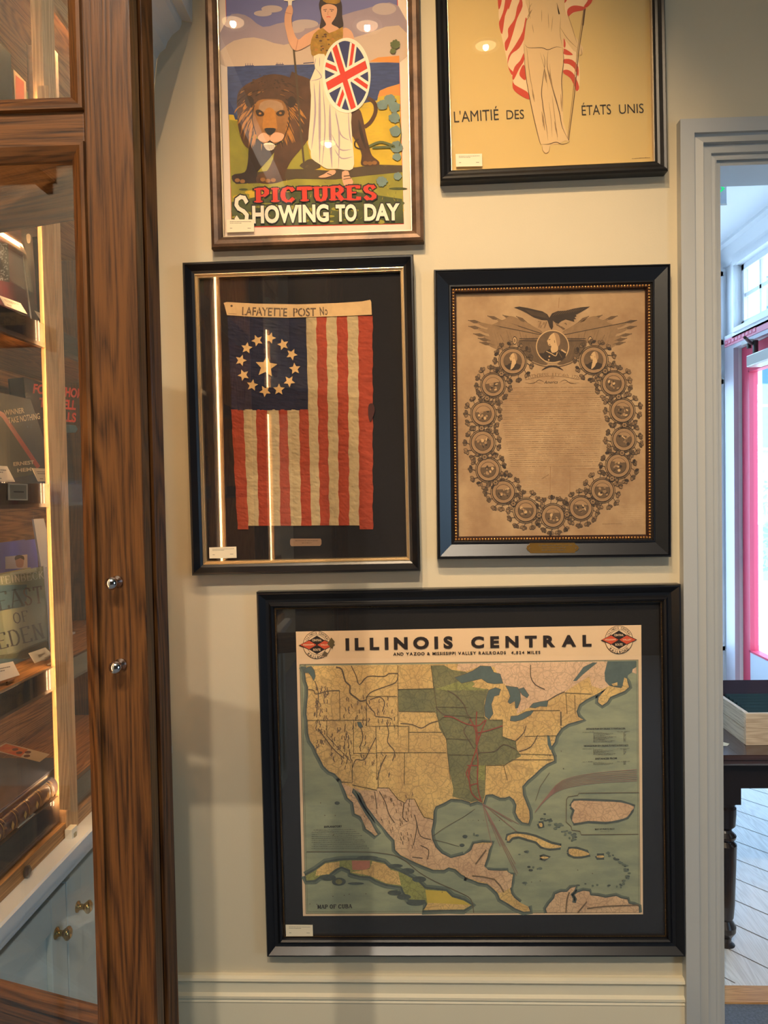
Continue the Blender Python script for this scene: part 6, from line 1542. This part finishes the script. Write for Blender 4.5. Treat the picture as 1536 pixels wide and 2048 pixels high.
b7 = book('book', 'lavender blue book with pasted portrait photo behind the sage novel', 'book', pl, ((-30, 1110), (75, 1110)), (40, 1082), z3, .03, mat('cloth_lavender', (120, 116, 206), .5))
C_ = Cover(pl, *Ze); C_.poly([(38, 415), (200, 398), (202, 500), (40, 505)], mat('photo_pale', (222, 200, 190), .5)); C_.up(); C_.poly([(112, 420), (140, 405), (172, 412), (174, 450), (165, 490), (125, 490), (114, 455)], mat('photo_face', (206, 150, 120), .5), 3); C_.up(); C_.poly([(110, 440), (112, 412), (140, 402), (174, 412), (176, 440), (150, 425)], mat('photo_hair', (104, 80, 66), .6), 2)
pin(C_.build('pasted_photo', None), b7)
pl = Plane(-.84, z3, .05)
b8 = book('book', 'navy book with red printed spine text at the right of the lower shelf', 'book', pl, ((108, 1200), (141, 1200)), (120, 1134), z3, .03, mat('cloth_navy', (32, 34, 70), .45))
C_ = Cover(pl, *Ze)
for k in range(11): C_.text('BOOKSHOPWIT'[k], 470, 620 + k * 26, 488, 620 + k * 26, 15, mat('letter_red', (214, 66, 52), .5), .03)
C_.mb = MB(); rd_ = MATS['letter_red']
C_.poly([(468, 590), (500, 594), (510, 800), (476, 790)], rd_); C_.up(); C_.line([(485, 600), (492, 790)], 3, crm)
pin(C_.build('spine_print', None), b8)
q = MB(); pts_ = ze([(245, 140), (320, 135), (410, 480), (512, 965), (480, 1005), (385, 1010)])
pl_ = Plane(-.80, z3, .02); W_ = [pl_.at(*p) for p in pts_]; W_[3].z = max(W_[3].z, z3); n_ = Vector((-.004, 0, 0))
wm = mat('acrylic_frosted', (206, 200, 190), .35)
q.face(W_, wm); q.face([p + n_ for p in reversed(W_)], wm)
for i in range(6): q.face([W_[i], W_[i] + n_, W_[(i + 1) % 6] + n_, W_[(i + 1) % 6]], wm)
low = min(p.z for p in W_)
rt = empty('display_stand', (W_[0].x, W_[4].y, z3), label='frosted white slanting display stand between the sage novel and the navy book', cat='display stand')
pin(q.build('sloping_panel'), rt); q = MB(); c_ = W_[4]; q.box((c_.x - .03, c_.y - .03, z3), (c_.x, c_.y + .05, z3 + .004), wm); q.box((c_.x - .006, c_.y - .03, z3), (c_.x - .001, c_.y + .02, max(low + .01, z3 + .02)), wm); pin(q.build('foot'), rt)
standing_card('cream price card at the left of the lower shelf before the sage novel', ze([(-60, 1210), (95, 1180), (145, 1280), (-60, 1345)]), -.705, z3, .5)
standing_card('tilted cream price card right of the sage novel on the lower shelf', ze([(210, 1120), (332, 1078), (385, 1165), (262, 1205)]), -.74, z3, .5)
standing_card('faint translucent price card nearest the right end of the lower shelf edge', ze([(345, 1200), (440, 1150), (495, 1245), (390, 1285)]), -.705, z3, .5)

# --- bottom shelf
z4 = SH[3]
def flatbook(name, lab, x0, x1, y0, y1, z, t, M):
    r = empty(name, ((x0 + x1) / 2, (y0 + y1) / 2, z), label=lab, cat='book')
    q = MB(); q.box((x0, y0, z), (x1, y1, z + .004), M); q.box((x0, y0, z + t - .004), (x1, y1, z + t), M); q.box((x0, y0, z), (x0 + .004, y1, z + t), M); pin(q.build('cover', bevel=.001), r)
    q = MB(); q.box((x0 + .004, y0 + .004, z + .004), (x1 - .005, y1 - .005, z + t - .004), MATS['page_edges']); pin(q.build('page_block'), r)
    return r
grb = mat('cloth_slate_grey', (70, 72, 84), .45, var=.1); 
far = atZ(147, 1520, z4 + .04); 
fb = flatbook('book', 'large slate grey book lying flat with bright pasted label on the bottom shelf', -.905, -.705, 1.18, far.y, z4, .045, grb)
q = MB(); lab_ = [atZ(x / 3.657, 1488 + y / 3.657, z4 + .0456) for x, y in ((40, 0 - 210 + 200), (365, 75), (290, 132), (-60, 45))]
lm = mat('label_cream', (226, 206, 170), .5); lo = mat('label_orange', (226, 96, 48), .5, rgb2=(236, 150, 60), vscale=60); lb = mat('label_brown', (110, 64, 44), .5)
q.face(lab_[::-1], lm)
def lp(u, v, k=.0003): return lab_[0] + (lab_[1] - lab_[0]) * u + (lab_[3] - lab_[0]) * v + Vector((0, 0, k))
q.face([lp(.05, .9), lp(.62, .9), lp(.55, .1), lp(.05, .1)], lo)
for (u, v) in ((.35, .4), (.5, .6), (.62, .35), (.7, .7)): q.face([lp(u + .06 * math.cos(a * PI / 4), v + .16 * math.sin(a * PI / 4), .0005) for a in range(8, 0, -1)], lb)
pin(q.build('pasted_label'), fb)
lth = mat('leather_navy', (30, 36, 58), .35, var=.3, vscale=40, coat=.3)
# leather volume lying down with its ribbed spine to the shop
yE = atX(102, 1590, -.70).y
lv = empty('book', (-.76, yE - .12, z4), label='navy leather volume with gilt ribbed spine lying before the slate book, bottom shelf', cat='book')
q = MB(); n_s = 14; 
hz = .037
PR = [(-.70 + .014 * math.sin(PI * i / n_s), z4 + hz / 2 - hz / 2 * math.cos(PI * i / n_s)) for i in range(n_s + 1)]
y0 = yE - .26
q.sweep([(-.703, z4)] + PR + [(-.703, z4 + hz)], [lambda p: Vector((p[0], y0, p[1])), lambda p: Vector((p[0], yE, p[1]))], lth)
q.box((-.7035, y0, z4), (-.7028, yE, z4 + hz), lth)
pin(q.build('spine', smooth=True), lv)
gl = mat('gilt_tooling', (206, 176, 110), .35, metal=.5)
q = MB(); q.box((-.7045 - .0, y0, z4), (-.7035, yE, z4 + hz), lth)
for k in range(6):
    yb = yE - .022 - k * .042
    for (dy, w_, M_, ex_) in ((0, .004, lth, .003), (-.0045, .0012, gl, .0008), (.0045, .0012, gl, .0008)):
        q.sweep([(x + ex_, z) for x, z in PR[1:-1]], [lambda p: Vector((p[0], yb + dy - w_ / 2, p[1])), lambda p: Vector((p[0], yb + dy + w_ / 2, p[1]))], M_)
    c = Vector((-.685, yb - .021, z4 + hz * .5))
    q.face([c + Vector((.0012, 0, -.008)), c + Vector((.0012, .005, 0)), c + Vector((.0012, 0, .008)), c + Vector((.0012, -.005, 0))], gl)
pin(q.build('gilt_band'), lv)
pin(boxobj('page_block', (-.73, y0 + .003, z4 + .003), (-.7045, yE - .004, z4 + hz - .003), mat('gilt_page_edge', (150, 120, 60), .4, metal=.3)), lv)
standing_card('cream price card lying near the navy leather volume, bottom shelf', [(x / 3.657, 1488 + y / 3.657) for x, y in ((160, 490), (262, 510), (135, 628), (42, 600))], -.690, z4, 1.2, stand=False)

# --- upper compartment
zu = UP + .05
pl = Plane(-.80, zu, .02)
book('book', 'dark green book in the upper compartment behind the small glass pane', 'book', pl, ((-20, 160), (24, 160)), (10, 96), zu, .04, mat('cloth_bottle_green', (34, 52, 46), .5))
pl = Plane(-.84, zu, .02)
bb = book('book', 'small red-orange book with cream border in the upper compartment', 'book', pl, ((28, 170), (52, 170)), (40, 152), zu, .02, mat('cloth_cream_border', (214, 190, 150), .5))
C_ = Cover(pl); C_.poly([(31, 150), (48, 164), (49, 240), (31, 240)], mat('cover_vermilion', (196, 84, 52), .5)); pin(C_.build('cover_art', None), bb)
pl = Plane(-.74, zu, .0)
book('book', 'pale cream spined book nearest the door edge in the upper compartment', 'book', pl, ((102, 150), (117, 150)), (108, 98), zu, .05, mat('vellum_cream', (226, 190, 150), .4, rgb2=(190, 150, 112), vscale=20))
# green back lining of the upper compartment
gp = boxobj('green_lining', (BXB + .0005, CY0, UP + .05), (BXB + .003, 1.955, 2.585), mat('lining_green', (150, 160, 96), .8)); pin(gp, bk)

bpy.context.view_layer.update()
